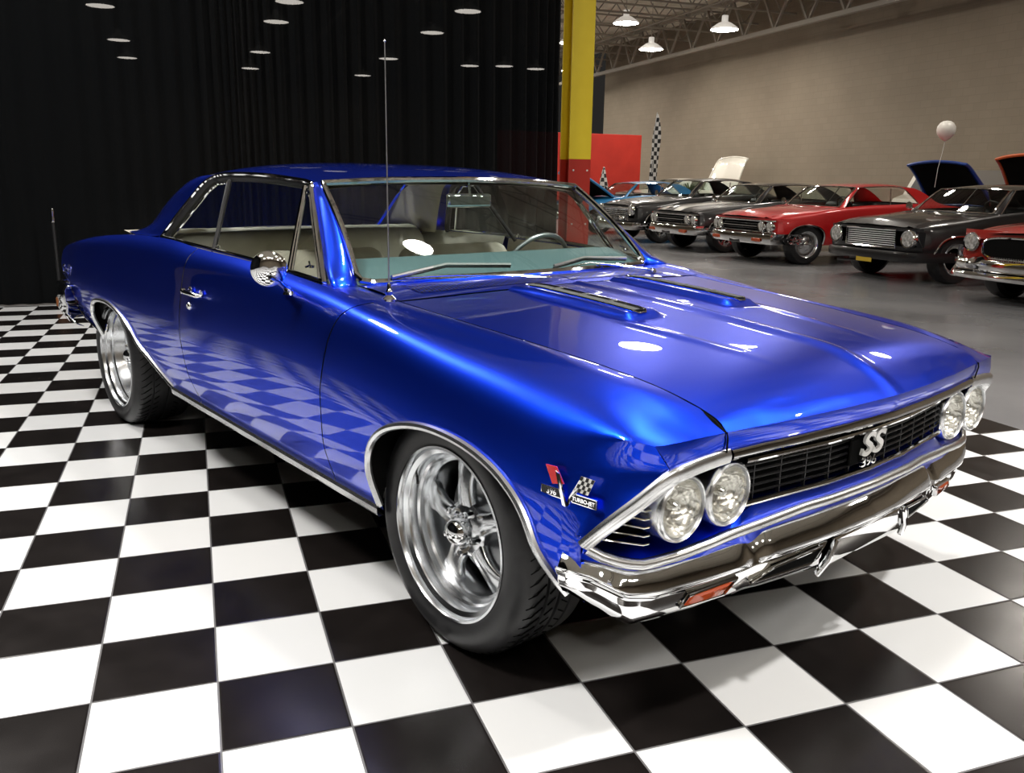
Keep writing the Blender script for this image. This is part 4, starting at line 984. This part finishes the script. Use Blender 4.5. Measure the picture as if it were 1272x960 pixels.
# wheels
def spoke(q0, r0, r1, y0, y1, sgn):
    rows = []
    for k in range(9):
        t = k / 8; r = r0 + (r1 - r0) * t; w = .040 - .016 * math.sin(PI * t * .9) + .012 * t * t; d = y0 + (y1 - y0) * t + .010 * math.sin(PI * t); th = .017 - .004 * t
        row = []
        for a, o_ in ((-1, -1.2), (-1, .2), (-.8, .62), (0, .80), (.8, .62), (1, .2), (1, -1.2)):
            tx, rr = a * w, r; row.append((rr * math.cos(q0) - tx * math.sin(q0), sgn * (d + o_ * th), rr * math.sin(q0) + tx * math.cos(q0)))
        rows.append(row)
    return rows
def wheel(x, s, Rt, Rr, yl, wd, dish):
    """s = side; yl = |y| of outer rim lip"""
    Wn = empty('wheel', (x, s * yl, Rt)); Wn.parent = CAR
    def Y(d): return -s * d        # d = depth inboard of the lip
    b = MB(); b.lathe([(Rr - .002, Y(.004)), (Rr + .004, Y(-.001)), (Rr + .012, Y(-.005)), (Rr + (Rt - Rr) * .45, Y(-.010)), (Rt - .030, Y(-.004)), (Rt - .012, Y(.010)), (Rt - .003, Y(.024)), (Rt, Y(.045)),
        (Rt + .001, Y(.068)), (Rt - .006, Y(.070)), (Rt - .006, Y(.077)), (Rt + .001, Y(.079)), (Rt + .002, Y(wd * .48)), (Rt - .006, Y(wd * .49)), (Rt - .006, Y(wd * .52)), (Rt + .002, Y(wd * .53)),
        (Rt + .001, Y(wd - .075)), (Rt - .006, Y(wd - .073)), (Rt - .006, Y(wd - .066)), (Rt, Y(wd - .064)), (Rt - .003, Y(wd - .02)), (Rt - .014, Y(wd - .004)), (Rt - .05, Y(wd + .006)), (Rr, Y(wd - .01)), (Rr - .03, Y(wd - .03))], n=96)
    b.use('void') if 0 else None
    b.mats = ['rubber', 'void']; b.cur = 1
    for k in range(60):
        q = 2 * PI * k / 60
        for d0_, d1_, tw in ((.018, .066, .10), (.082, .105, .05), (wd - .104, wd - .080, -.05)):
            pts = [((Rt + .0022 - (.010 if d < .03 else 0)) * math.cos(q + tw * i / 3), Y(d), (Rt + .0022 - (.010 if d < .03 else 0)) * math.sin(q + tw * i / 3)) for i, d in enumerate(np.linspace(d0_, d1_, 4))]
            for a, c in zip(pts[:-1], pts[1:]): b.bar(a, c, .0030, .0030, up=(math.cos(q), 0, math.sin(q)))
    tr = b.build('tire', None, Wn, angle=30)
    b = MB(); b.lathe([(Rr - .004, Y(.012)), (Rr + .001, Y(.003)), (Rr, Y(-.003)), (Rr - .006, Y(-.004)), (Rr - .010, Y(.002)), (Rr - .012, Y(.014)), (Rr - .024, Y(.022)), (Rr - .028, Y(.030)), (Rr - .030, Y(.050)), (Rr - .036, Y(.056)), (Rr - .040, Y(.075)),
        (Rr - .052, Y(dish - .012)), (Rr - .056, Y(dish)), (Rr - .058, Y(dish + .05)), (Rr - .05, Y(wd - .02))], n=96); rim = b.build('rim', 'polished', Wn, angle=28)
    b = MB()
    for k in range(5): b.grid(spoke(PI / 2 + .12 + 2 * PI * k / 5, .045, Rr - .050, -(dish - .008), -(dish + .010), -s * -1), flip=False)
    sp = b.build('spokes', 'polished', rim, angle=50)
    b = MB(); b.lathe([(.001, Y(dish - .030)), (.060, Y(dish - .028)), (.078, Y(dish - .014)), (.080, Y(dish + .03))], n=40); b.build('hub_plate', 'polished', rim, angle=40)
    b = MB(); b.lathe([(.001, Y(dish - .078)), (.014, Y(dish - .077)), (.030, Y(dish - .068)), (.039, Y(dish - .052)), (.042, Y(dish - .036)), (.042, Y(dish - .028)), (.047, Y(dish - .026))], n=36); b.build('center_cap', 'chrome', Wn, angle=50)
    for k in range(5):
        q = PI / 2 + .12 + 2 * PI * (k + .5) / 5; b = MB(); b.lathe([(.001, Y(dish - .052)), (.007, Y(dish - .050)), (.0105, Y(dish - .042)), (.0105, Y(dish - .022))], (.062 * math.cos(q), 0, .062 * math.sin(q)), n=6); b.build('lug_nut', 'chrome', Wn, smooth=False)
    b = MB(); b.lathe([(.001, Y(dish + .055)), (.155, Y(dish + .055)), (.160, Y(dish + .062)), (.160, Y(dish + .08)), (.001, Y(dish + .08))], n=48); b.build('brake_disc', 'steel', Wn, angle=30)
    b = MB(); b.lathe([(.001, Y(wd - .03)), (Rr - .04, Y(wd - .03))], n=32); b.build('wheel_backing', 'void', Wn)
    b = MB(); b.tube([((Rr - .030) * math.cos(2.6), Y(.03), (Rr - .030) * math.sin(2.6)), ((Rr - .055) * math.cos(2.6), Y(.018), (Rr - .055) * math.sin(2.6))], .004, 6); b.build('valve_stem', 'black', Wn)
    return Wn
for s in (-1, 1):
    wheel(0, s, .335, .243, .862, .235, .085); wheel(-2.905, s, .350, .262, .872, .285, .115)
# ------------------------------------------------------------------ parked show cars (low detail, same construction rules)
for nm, c in (('red', (.50, .008, .010)), ('bblack', (.006, .006, .007)), ('tri_red', (.42, .018, .008)), ('sky', (.02, .22, .50)), ('royal', (.01, .05, .28)), ('orange', (.60, .12, .03)), ('cwhite', (.72, .70, .62)), ('dkgreen', (.010, .012, .010))):
    M[nm] = paint(nm + '_car_paint', c, .1, .35, False)
M['stripe'] = mat('white_stripe_paint', (.75, .74, .70), .25, 0, .8)
M['plate_y'] = mat('yellow_plate', (.55, .38, .03), .4)
_cache = {'sides': side_panel(-3.90, .62, lambda z, x: -3.90, lambda z, x: .62 + .05 * min(1, max(0, (z - .45) / .2)), 10, 5, .11)}
def bg_wheel(x, s, style, parent):
    key = style
    if key not in _cache:
        d = {}
        b = MB(); b.lathe([(.22, .01), (.25, -.008), (.31, -.004), (.33, .03), (.333, .11), (.328, .19), (.27, .22)], n=36); d['tire'] = b
        b = MB(); b.lathe([(.222, .008), (.215, -.004), (.205, .004), (.19, .045), (.15, .055)] + ([(.10, .035), (.05, .02), (.001, .018)] if style == 'rally' else [(.155, .12)]), n=36); d['rim'] = b
        b = MB()
        if style == 'mag':
            for k in range(5): b.grid(spoke(PI / 2 + 2 * PI * k / 5, .03, .195, -.03, -.045, 1))
            b.lathe([(.001, -.005), (.03, .0), (.045, .02), (.05, .05)], n=20)
        else:
            b.lathe([(.001, -.012), (.03, -.008), (.05, .006), (.055, .03)], n=24)
            for k in range(5): q = 2 * PI * k / 5; b.lathe([(.001, .012), (.014, .016), (.016, .03)], (.11 * math.cos(q), 0, .11 * math.sin(q)), n=8)
        d['hub'] = b; b = MB(); b.lathe([(.001, .13), (.2, .13)], n=24); d['backing'] = b; _cache[key] = {k_: v.build(k_, {'tire': 'rubber', 'rim': 'polished', 'hub': 'chrome', 'backing': 'void'}[k_]) for k_, v in d.items()}
    e = empty('wheel', (x, -.86 if s < 0 else .86, .333)); e.parent = parent
    if s > 0: e.rotation_euler = (0, 0, PI)
    for k_, src in _cache[key].items():
        c = src.copy(); COL.objects.link(c); c.parent = e
    return e
def ring_from(G, closed=False): return G
def show_car(name, loc, rz, col, label, roofc=None, front='quad', style='rally', stripe=False, hood_up=0, wf=1.0, zs=1.0, ws=1.0, plate=False, underhood='void'):
    K = empty(name, (loc[0], loc[1], 0), rz); tag(K, label, 'car', 'show cars parked along the grey wall')
    K.scale = (1, ws, zs)
    # one shell: sides, fender tops, tail
    b = MB()
    Gs = _cache['sides']
    for s in (1, -1): b.grid([[(p[0], p[1] * s, p[2]) for p in r] for r in Gs], flip=s < 0)
    G = []
    for x in np.linspace(-3.9, -2.35, 10): G.append([(x, yC(x) * s, zC(x) + .02 * (1 - s * s)) for s in np.linspace(-1, 1, 9)])
    b.grid(G)
    for s in (1, -1):
        G = []
        for x in list(np.linspace(-.72, .62, 12)) + [.672]:
            xg = max(-.46, min(x, .70)); yi, zi = yG(xg), zG(xg)
            if x < -.46: zi = zi + (-.46 - x) * .09
            G.append([(x, s * yC(x), zC(x)), (x, s * (yC(x) + yi) / 2, (zC(x) + zi) / 2 + .003), (x, s * yi, zi)])
        b.grid(G)
    G = []       # cowl
    for v in np.linspace(-1, 1, 9): G.append([(-.46, .70 * v, .904 + .018 * (1 - v * v)), (-.72 + .13 * (1 - v * v), .70 * v, .93)])
    b.grid(G)
    ys = list(np.linspace(-.88, .88, 21))
    fxg = lambda y: .69 + .04 * (1 - (y / .9)**2) - (.05 * max(0, (abs(y) - .7) / .18))
    G = [[(-3.9, y, z) for z in (.50, .70, .86)] for y in np.linspace(-.83, .83, 5)]; b.grid(G)
    G = []
    for y in ys: G.append([(fxg(y), y, z) for z in ((.745, .715) if front != 'tri' else (.80, .745))] + [(fxg(y) - .01, y, .70)])
    b.grid(G)
    G = []
    for y in ys: G.append([(fxg(y) - .015, y, .50), (fxg(y) - .02, y, .40), (fxg(y) - .08, y, .34)])
    b.grid(G)
    for s in (1, -1): b.grid([[(fxg(s * a) - .012, s * a, z) for z in (.70, .60, .50)] for a in (.80, .84, .88, .90)])
    b.build('body', col, K, angle=50)
    b = MB(); b.add([(.60, y, z) for y, z in ((-.84, .38), (.84, .38), (.84, .72), (-.84, .72))], [(0, 1, 2, 3)]); b.box((-1.6, 0, .42), (4.2, 1.3, .16)); b.box((-1.6, 0, .40), (1.9, 1.7, .1))
    if hood_up: b.add([(.62, -.66, .72), (.62, .66, .72), (-.45, .66, .80), (-.45, -.66, .80)], [(0, 1, 2, 3)])
    for A in (_fs, _rs):
        al = [(p[0], p[2]) for p in A if p[2] > zb0(p[0]) - .004][::3]
        for s in (-1, 1): b.grid([[(x, s * (ySide(x, z) - .005), z), (x, s * .50, z + .01)] for x, z in al]); b.add([(p[0], s * .52, p[1] + .01) for p in al], [tuple(range(len(al)))])
    b.build('underbody', 'void', K, smooth=False)
    # hood
    b = MB(); G = []
    for i in range(15):
        row = []
        for j in range(17):
            v = -1 + j / 8; x = -.455 + .04 * (1 - v * v) + (1.155 + .03 * (1 - v * v)) * i / 14; yg = yG(min(x, .70)) - .002
            row.append((x, v * yg, hood_z(min(x, .76), v * yg, yg, 0, False) + (.012 if front != 'tri' else .03) * (1 - v * v)))
        G.append(row)
    if hood_up:
        a = math.radians(hood_up); c, s_ = math.cos(a), math.sin(a); px, pz = -.455, .92
        G = [[((x - px) * c - (z - pz) * s_ + px, y, (x - px) * s_ + (z - pz) * c + pz) for x, y, z in r] for r in G]
    b.grid(G); h = b.build('hood', col, K, angle=50)
    b = MB(); nn = (math.sin(math.radians(hood_up)), -math.cos(math.radians(hood_up)))
    b.grid([[(p[0] + nn[0] * .02, p[1] * .92, p[2] + nn[1] * .02) for p in r] for r in G]); b.build('hood_underside', underhood, h)
    if hood_up:
        b = MB(); e_ = [r[0] for r in G] + G[-1][1:] + [r[-1] for r in G[::-1]][1:]
        b.tube(e_, .032, 6); b.build('hood_rim', col, h)
    if stripe:
        b = MB()
        for y0, y1 in ((-.34, -.10), (.10, .34)):
            b.grid([[(G[k][m][0], G[k][m][1], G[k][m][2] + .006) for m in ((3, 4, 5, 6) if y0 < 0 else (10, 11, 12, 13))] for k in range(15)])
        b.build('hood_stripes', 'stripe', h)
    # glass house
    b = MB(); G = []
    rc = roofc or col
    for u in np.linspace(0, 1, 12):
        row = []
        for s in np.linspace(-1, 1, 11):
            x = -1.088 + .062 * (1 - s * s) + (-1.25 - .08 * (1 - s * s)) * u; e, y_, r_ = zE(x), yE(x), zR(min(x, -1.02)); row.append((x, y_ * s, e + (r_ - e) * (1 - abs(s)**3)))
        G.append(row)
    b.grid(G)
    for s in (-1, 1):
        b.grid([[tuple((np.array(f) + (np.array(q) - np.array(f)) * t) * np.array([1, s, 1])) for t in (0, .5, 1)] for f, q in zip(rs(Fp, 10), rs(Bp, 10))])
        G = []
        for t in np.linspace(0, 1, 6):
            i_ = np.array(wsp(s, t)); o_ = np.array([-.735 - .40 * t, s * (.800 - .166 * t), .930 + .320 * t + .01 * math.sin(PI * t)]); G.append([tuple(i_), tuple((i_ + o_) / 2 + np.array([.01, 0, .005])), tuple(o_)])
        b.grid(G)
    b.build('roof', rc, K, angle=50)
    b = MB(); b.grid([[wsp(v, t) for t in np.linspace(0, 1, 5)] for v in np.linspace(-1, 1, 11)]); b.build('windshield', 'glass_ws', K)
    b = MB(); b.grid([[rw(v, t) for t in np.linspace(0, 1, 4)] for v in np.linspace(-1, 1, 7)]); b.build('rear_window', 'glass', K)
    lp = [wsp(v, 0) for v in np.linspace(-.97, .97, 11)] + [wsp(1, t) for t in np.linspace(.05, .97, 6)] + [wsp(v, 1) for v in np.linspace(1, -1, 11)] + [wsp(-1, t) for t in np.linspace(.97, .05, 6)]
    b = MB(); b.tube([(p[0] + .004, p[1], p[2] + .004) for p in lp], .014, 6, closed=True); b.build('windshield_molding', 'chrome', K)
    for s in (-1, 1):
        def gp(x, z): return (x, s * (.805 - (z - .95) * .53), z)
        b = MB(); b.add([gp(*p) for p in [(-.79, .95), (-1.13, 1.235), (-1.4, 1.25), (-1.955, 1.236), (-2.02, 1.20), (-2.20, .99)]], [tuple(range(6))]); b.build('side_window', 'glass', K, smooth=False)
        b = MB(); b.tube([gp(-1.69, .965), gp(-1.80, 1.245)], .009, 6); b.build('window_divider', 'chrome', K)
        b = MB(); b.tube([(p[0], p[1] * s, p[2]) for p in rail], .009, 6); b.build('window_molding', 'chrome', K)
        pl = [tuple(p) for p in rs(arch_line(_fs, .004), 24)]
        for A in (_fs, _rs): b = MB(); b.tube([(p[0], p[1] * -s, p[2]) for p in rs(arch_line(A, .004), 24)], .013, 6, up=(0, 1, 0)); b.build('wheel_arch_molding', 'chrome', K)
        for x in (0, -2.905): bg_wheel(x, s, style, K)
    for y in (-.35, .35):
        b = MB(); b.box((-1.55, y, .80), (.14, .55, .40)); b.box((-1.28, y, .62), (.5, .55, .14)); b.build('front_seat', 'black', K, bevel=.05)
    b = MB(); b.box((-2.4, 0, .80), (.16, 1.3, .40)); b.build('rear_seat', 'black', K, bevel=.05)
    b = MB(); b.tube([(-1.1 + .08 * math.cos(q), .38 + .18 * math.sin(q), .94 + .16 * math.cos(q)) for q in np.linspace(0, 2 * PI, 24, endpoint=False)], .012, 6, closed=True); b.build('steering_wheel', 'black', K)
    b = MB(); b.tube([(-.86, -.84, .93), (-.84, -.93, .98)], .01, 6); b.lathe([(.001, -.03), (.05, -.01), (.06, .02), (.001, .022)], (-.84, -.96, 1.0), 'x', 16); b.build('side_mirror', 'chrome', K)
    # front end
    def lampg(y, z, r, x=None):
        e = empty('headlight', (x or fxg(y) + .012, y, z)); e.parent = K
        b = MB(); b.lathe([(r * .86, .012), (r, .016), (r * 1.10, .0), (r * 1.1, -.06)], axis='x', n=24); b.build('bezel', 'chrome', e)
        b = MB(); b.lathe([(.001, .022), (r * .5, .019), (r * .88, .008)], axis='x', n=24); b.build('lens', 'lampface', e)
    def bumperg(z0, z1, out, mt='chrome', ext=.10, dip=0):
        b = MB(); G = []
        for y in [-.955, -.95, -.93, -.90] + list(np.linspace(-.86, .86, 15)) + [.90, .93, .95, .955]:
            a = abs(y); x = fxg(max(-.88, min(.88, y))) + out - .03 * (a / .9)**2 - (0 if a < .87 else ((a - .87) / .085)**1.5 * .55)
            zz0 = z0 - dip * math.exp(-((a - .55) / .12)**2); G.append([(x - .05, y, z1 - .004), (x - .01, y, z1), (x, y, z1 - .02), (x + .006, y, (zz0 + z1) / 2), (x, y, zz0 + .02), (x - .012, y, zz0), (x - .06, y, zz0 + .004)])
        b.grid(G); return b.build('front_bumper', mt, K, angle=40)
    def rows(z0, z1, n, y0, mt='steel', w=.006, x_=.0):
        g_ = empty('grille'); g_.parent = K
        b = MB(); b.grid([[(fxg(y) - .04, y, z0), (fxg(y) - .04, y, z1)] for y in np.linspace(-y0, y0, 9)]); b.build('backing', 'void', g_)
        b = MB()
        for z in np.linspace(z0, z1, n): b.tube([(fxg(y) - .012 + x_, y, z) for y in np.linspace(-y0, y0, 13)], w, 6)
        b.build('bars', mt, g_); return g_
    if front == 'quad':
        rows(.535, .69, 5, .50, 'grille'); b = MB(); b.box((.735, 0, .612), (.02, 1.0, .014)); b.build('grille_divider', 'chrome', K)
        for s in (-1, 1): lampg(s * .60, .61, .078); lampg(s * .775, .61, .078)
        b = MB(); b.tube([(fxg(y) + .004, y, .705) for y in np.linspace(-.88, .88, 17)], .013, 6); b.tube([(fxg(y) + .004, y, .522) for y in np.linspace(-.88, .88, 17)], .010, 6); b.build('grille_surround', 'chrome', K)
        bumperg(.335, .505, .09)
        for s in (-1, 1): b = MB(); b.box((.80, s * .58, .40), (.02, .24, .06)); b.build('turn_signal', 'amber', K, bevel=.01)
        b = MB(); b.box((.815, 0, .41), (.012, .30, .14)); b.build('number_plate', 'plate_y' if plate else 'black', K, bevel=.004)
    elif front == 'monte':
        rows(.475, .70, 9, .46, 'steel', .0055); b = MB(); b.tube([(fxg(y) + .0, y, z) for y, z in ((-.48, .47), (-.48, .71), (0, .715), (.48, .71), (.48, .47), (0, .465))], .014, 6, closed=True); b.build('grille_frame', 'chrome', K)
        for s in (-1, 1): lampg(s * .70, .60, .115)
        bumperg(.30, .43, .07, 'bblack'); b = MB(); b.box((.79, .0, .33), (.012, .30, .15)); b.build('number_plate', 'plate_y' if plate else 'black', K, bevel=.004)
        b = MB(); b.tube([(.60, -.2, .25), (.60, -.75, .22)], .02, 6); b.build('front_spoiler', 'bblack', K)
    elif front == 'tri':
        # wide oval opening, hooded lamps, heavy two part chrome bumper
        g_ = empty('grille'); g_.parent = K; ov = [(.56 * math.copysign(abs(math.cos(q))**.5, math.cos(q)), .61 + .12 * math.copysign(abs(math.sin(q))**.6, math.sin(q))) for q in np.linspace(0, 2 * PI, 48, endpoint=False)]
        b = MB(); b.add([(fxg(y) + .003, y, z) for y, z in ov], [tuple(range(48))]); b.build('opening', 'void', g_)
        b = MB(); b.tube([(fxg(y) + .004, y, z) for y, z in ov], .014, 8, closed=True); b.build('opening_trim', 'chrome', g_)
        b = MB(); b.add([(fxg(y) + .0, y, z) for y, z in ((-.83, .50), (.83, .50), (.83, .74), (-.83, .74))], [(0, 1, 2, 3)]); b.build('front_panel', col, K)
        for s in (-1, 1): lampg(s * .72, .66, .10, .72)
        bumperg(.36, .48, .13); bumperg(.27, .345, .16)
        for s in (-1, 1):
            b = MB(); b.lathe([(.001, .20), (.03, .19), (.055, .14), (.07, .06), (.075, -.02)], (.80, s * .52, .44), 'x', 20); b.build('bumper_bullet', 'chrome', K)
        b = MB()
        for y in np.linspace(-.4, .4, 28): b.box((.80, y, .485), (.02, .012, .07))
        b.build('lower_grille_teeth', 'chrome', K)
    elif front == 'fifties':
        rows(.46, .66, 6, .62, 'chrome', .009)
        for s in (-1, 1): lampg(s * .74, .66, .10, .72); b = MB(); b.lathe([(.001, .10), (.04, .08), (.06, 0)], (.75, s * .45, .50), 'x', 16); b.build('grille_bullet', 'chrome', K)
        b = MB()
        for y in np.linspace(-.55, .55, 9): b.box((.72, y, .56), (.03, .02, .2))
        b.tube([(fxg(y) + .01, y, .70) for y in np.linspace(-.84, .84, 17)], .018, 6); b.build('grille_teeth', 'chrome', K)
        bumperg(.27, .42, .10)
    return K
M['lampface'] = noise_var(mat('lamp_glass_face', (.75, .75, .72), .12, .5), (.35, .35, .33), (.95, .95, .92), 34, 3)
H = PI
show_car('muscle_car', (10.05, 9.80), H, 'red', 'glossy red muscle car with black grille and quad headlights parked between two black cars', front='quad', plate=False)
show_car('coupe', (10.22, 6.90), H, 'bblack', 'black coupe with a wide silver barred grille, parked right of the red muscle car', front='monte', style='mag', plate=True)
show_car('muscle_car', (10.10, 12.23), H, 'bblack', 'black muscle car with two broad white hood stripes, left of the red one', front='quad', style='mag', stripe=True)
show_car('classic_sedan', (10.18, 14.85), H, 'bblack', 'black fifties car with toothed chrome grille, behind the white striped black car', front='fifties', style='mag', zs=1.06)
show_car('fifties_coupe', (9.78, 4.05), H + .03, 'tri_red', 'red fifties car with oval grille opening and heavy chrome bumper at the right edge', front='tri', zs=1.02)
show_car('coupe', (10.25, 18.1), H, 'sky', 'sky blue coupe with its hood raised, farthest left in the row by the column', front='quad', hood_up=38)
show_car('parked_car', (15.35, 11.35), H, 'royal', 'royal blue car behind the red one, raised hood showing its dark underside', front='quad', hood_up=52, ws=1.2)
show_car('parked_car', (18.6, 24.3), 0, 'cwhite', 'cream white car in the back row, its raised pale hood showing above the black roofs', front='quad', hood_up=70, underhood='cwhite', ws=1.4, zs=1.1)
show_car('parked_car', (15.2, 9.22), H, 'orange', 'orange car with raised hood at the right edge of the picture', front='quad', hood_up=58)
# white van behind
V = empty('van', (17.75, 13.75, 0)); V.scale = (.82, 1, 1); tag(V, 'white van with dark windows parked by the grey wall, behind the raised blue hood', 'van')
b = MB(); pr = [(-1.0, .35), (-1.02, .85), (-.95, 1.0), (-.60, 1.10), (-.30, 1.62), (-.15, 1.68), (1.7, 1.70), (1.85, 1.60), (1.9, .5), (1.88, .35)]
n = len(pr); G = [[(x, y * (1 - .10 * max(0, (z - 1.0) / .7)), z) for x, z in pr] for y in (-.85, -.80, -.5, 0, .5, .80, .85)]; b.grid(G, cv=True); b.f += [tuple(range(n)), tuple(range(6 * n, 7 * n))[::-1]]; b.m += [0, 0]
b.build('body', 'cwhite', V, angle=30)
for s in (-1, 1):
    for x0, x1 in ((-.38, .1), (.2, .8), (.9, 1.5)): b = MB(); b.add([(x, s * (.865 - .05 - .085 * (z - 1.1) / .6 + .02), z) for x, z in ((x0 - .1 if x0 < 0 else x0, 1.14), (x1, 1.14), (x1, 1.5), (x0 + .05, 1.5))], [(0, 1, 2, 3)]); b.build('side_window', 'black', V, smooth=False)
b = MB(); b.add([(-.61, -.7, 1.12), (-.61, .7, 1.12), (-.335, .64, 1.56), (-.335, -.64, 1.56)], [(0, 1, 2, 3)]); b.build('windshield', 'black', V, smooth=False)
for x in (-.55, 1.3):
    for s in (-1, 1): e = bg_wheel(x, s, 'rally', V)
for d in [v for k, v in _cache.items() if k != 'sides']:
    for o in d.values(): bpy.data.objects.remove(o)
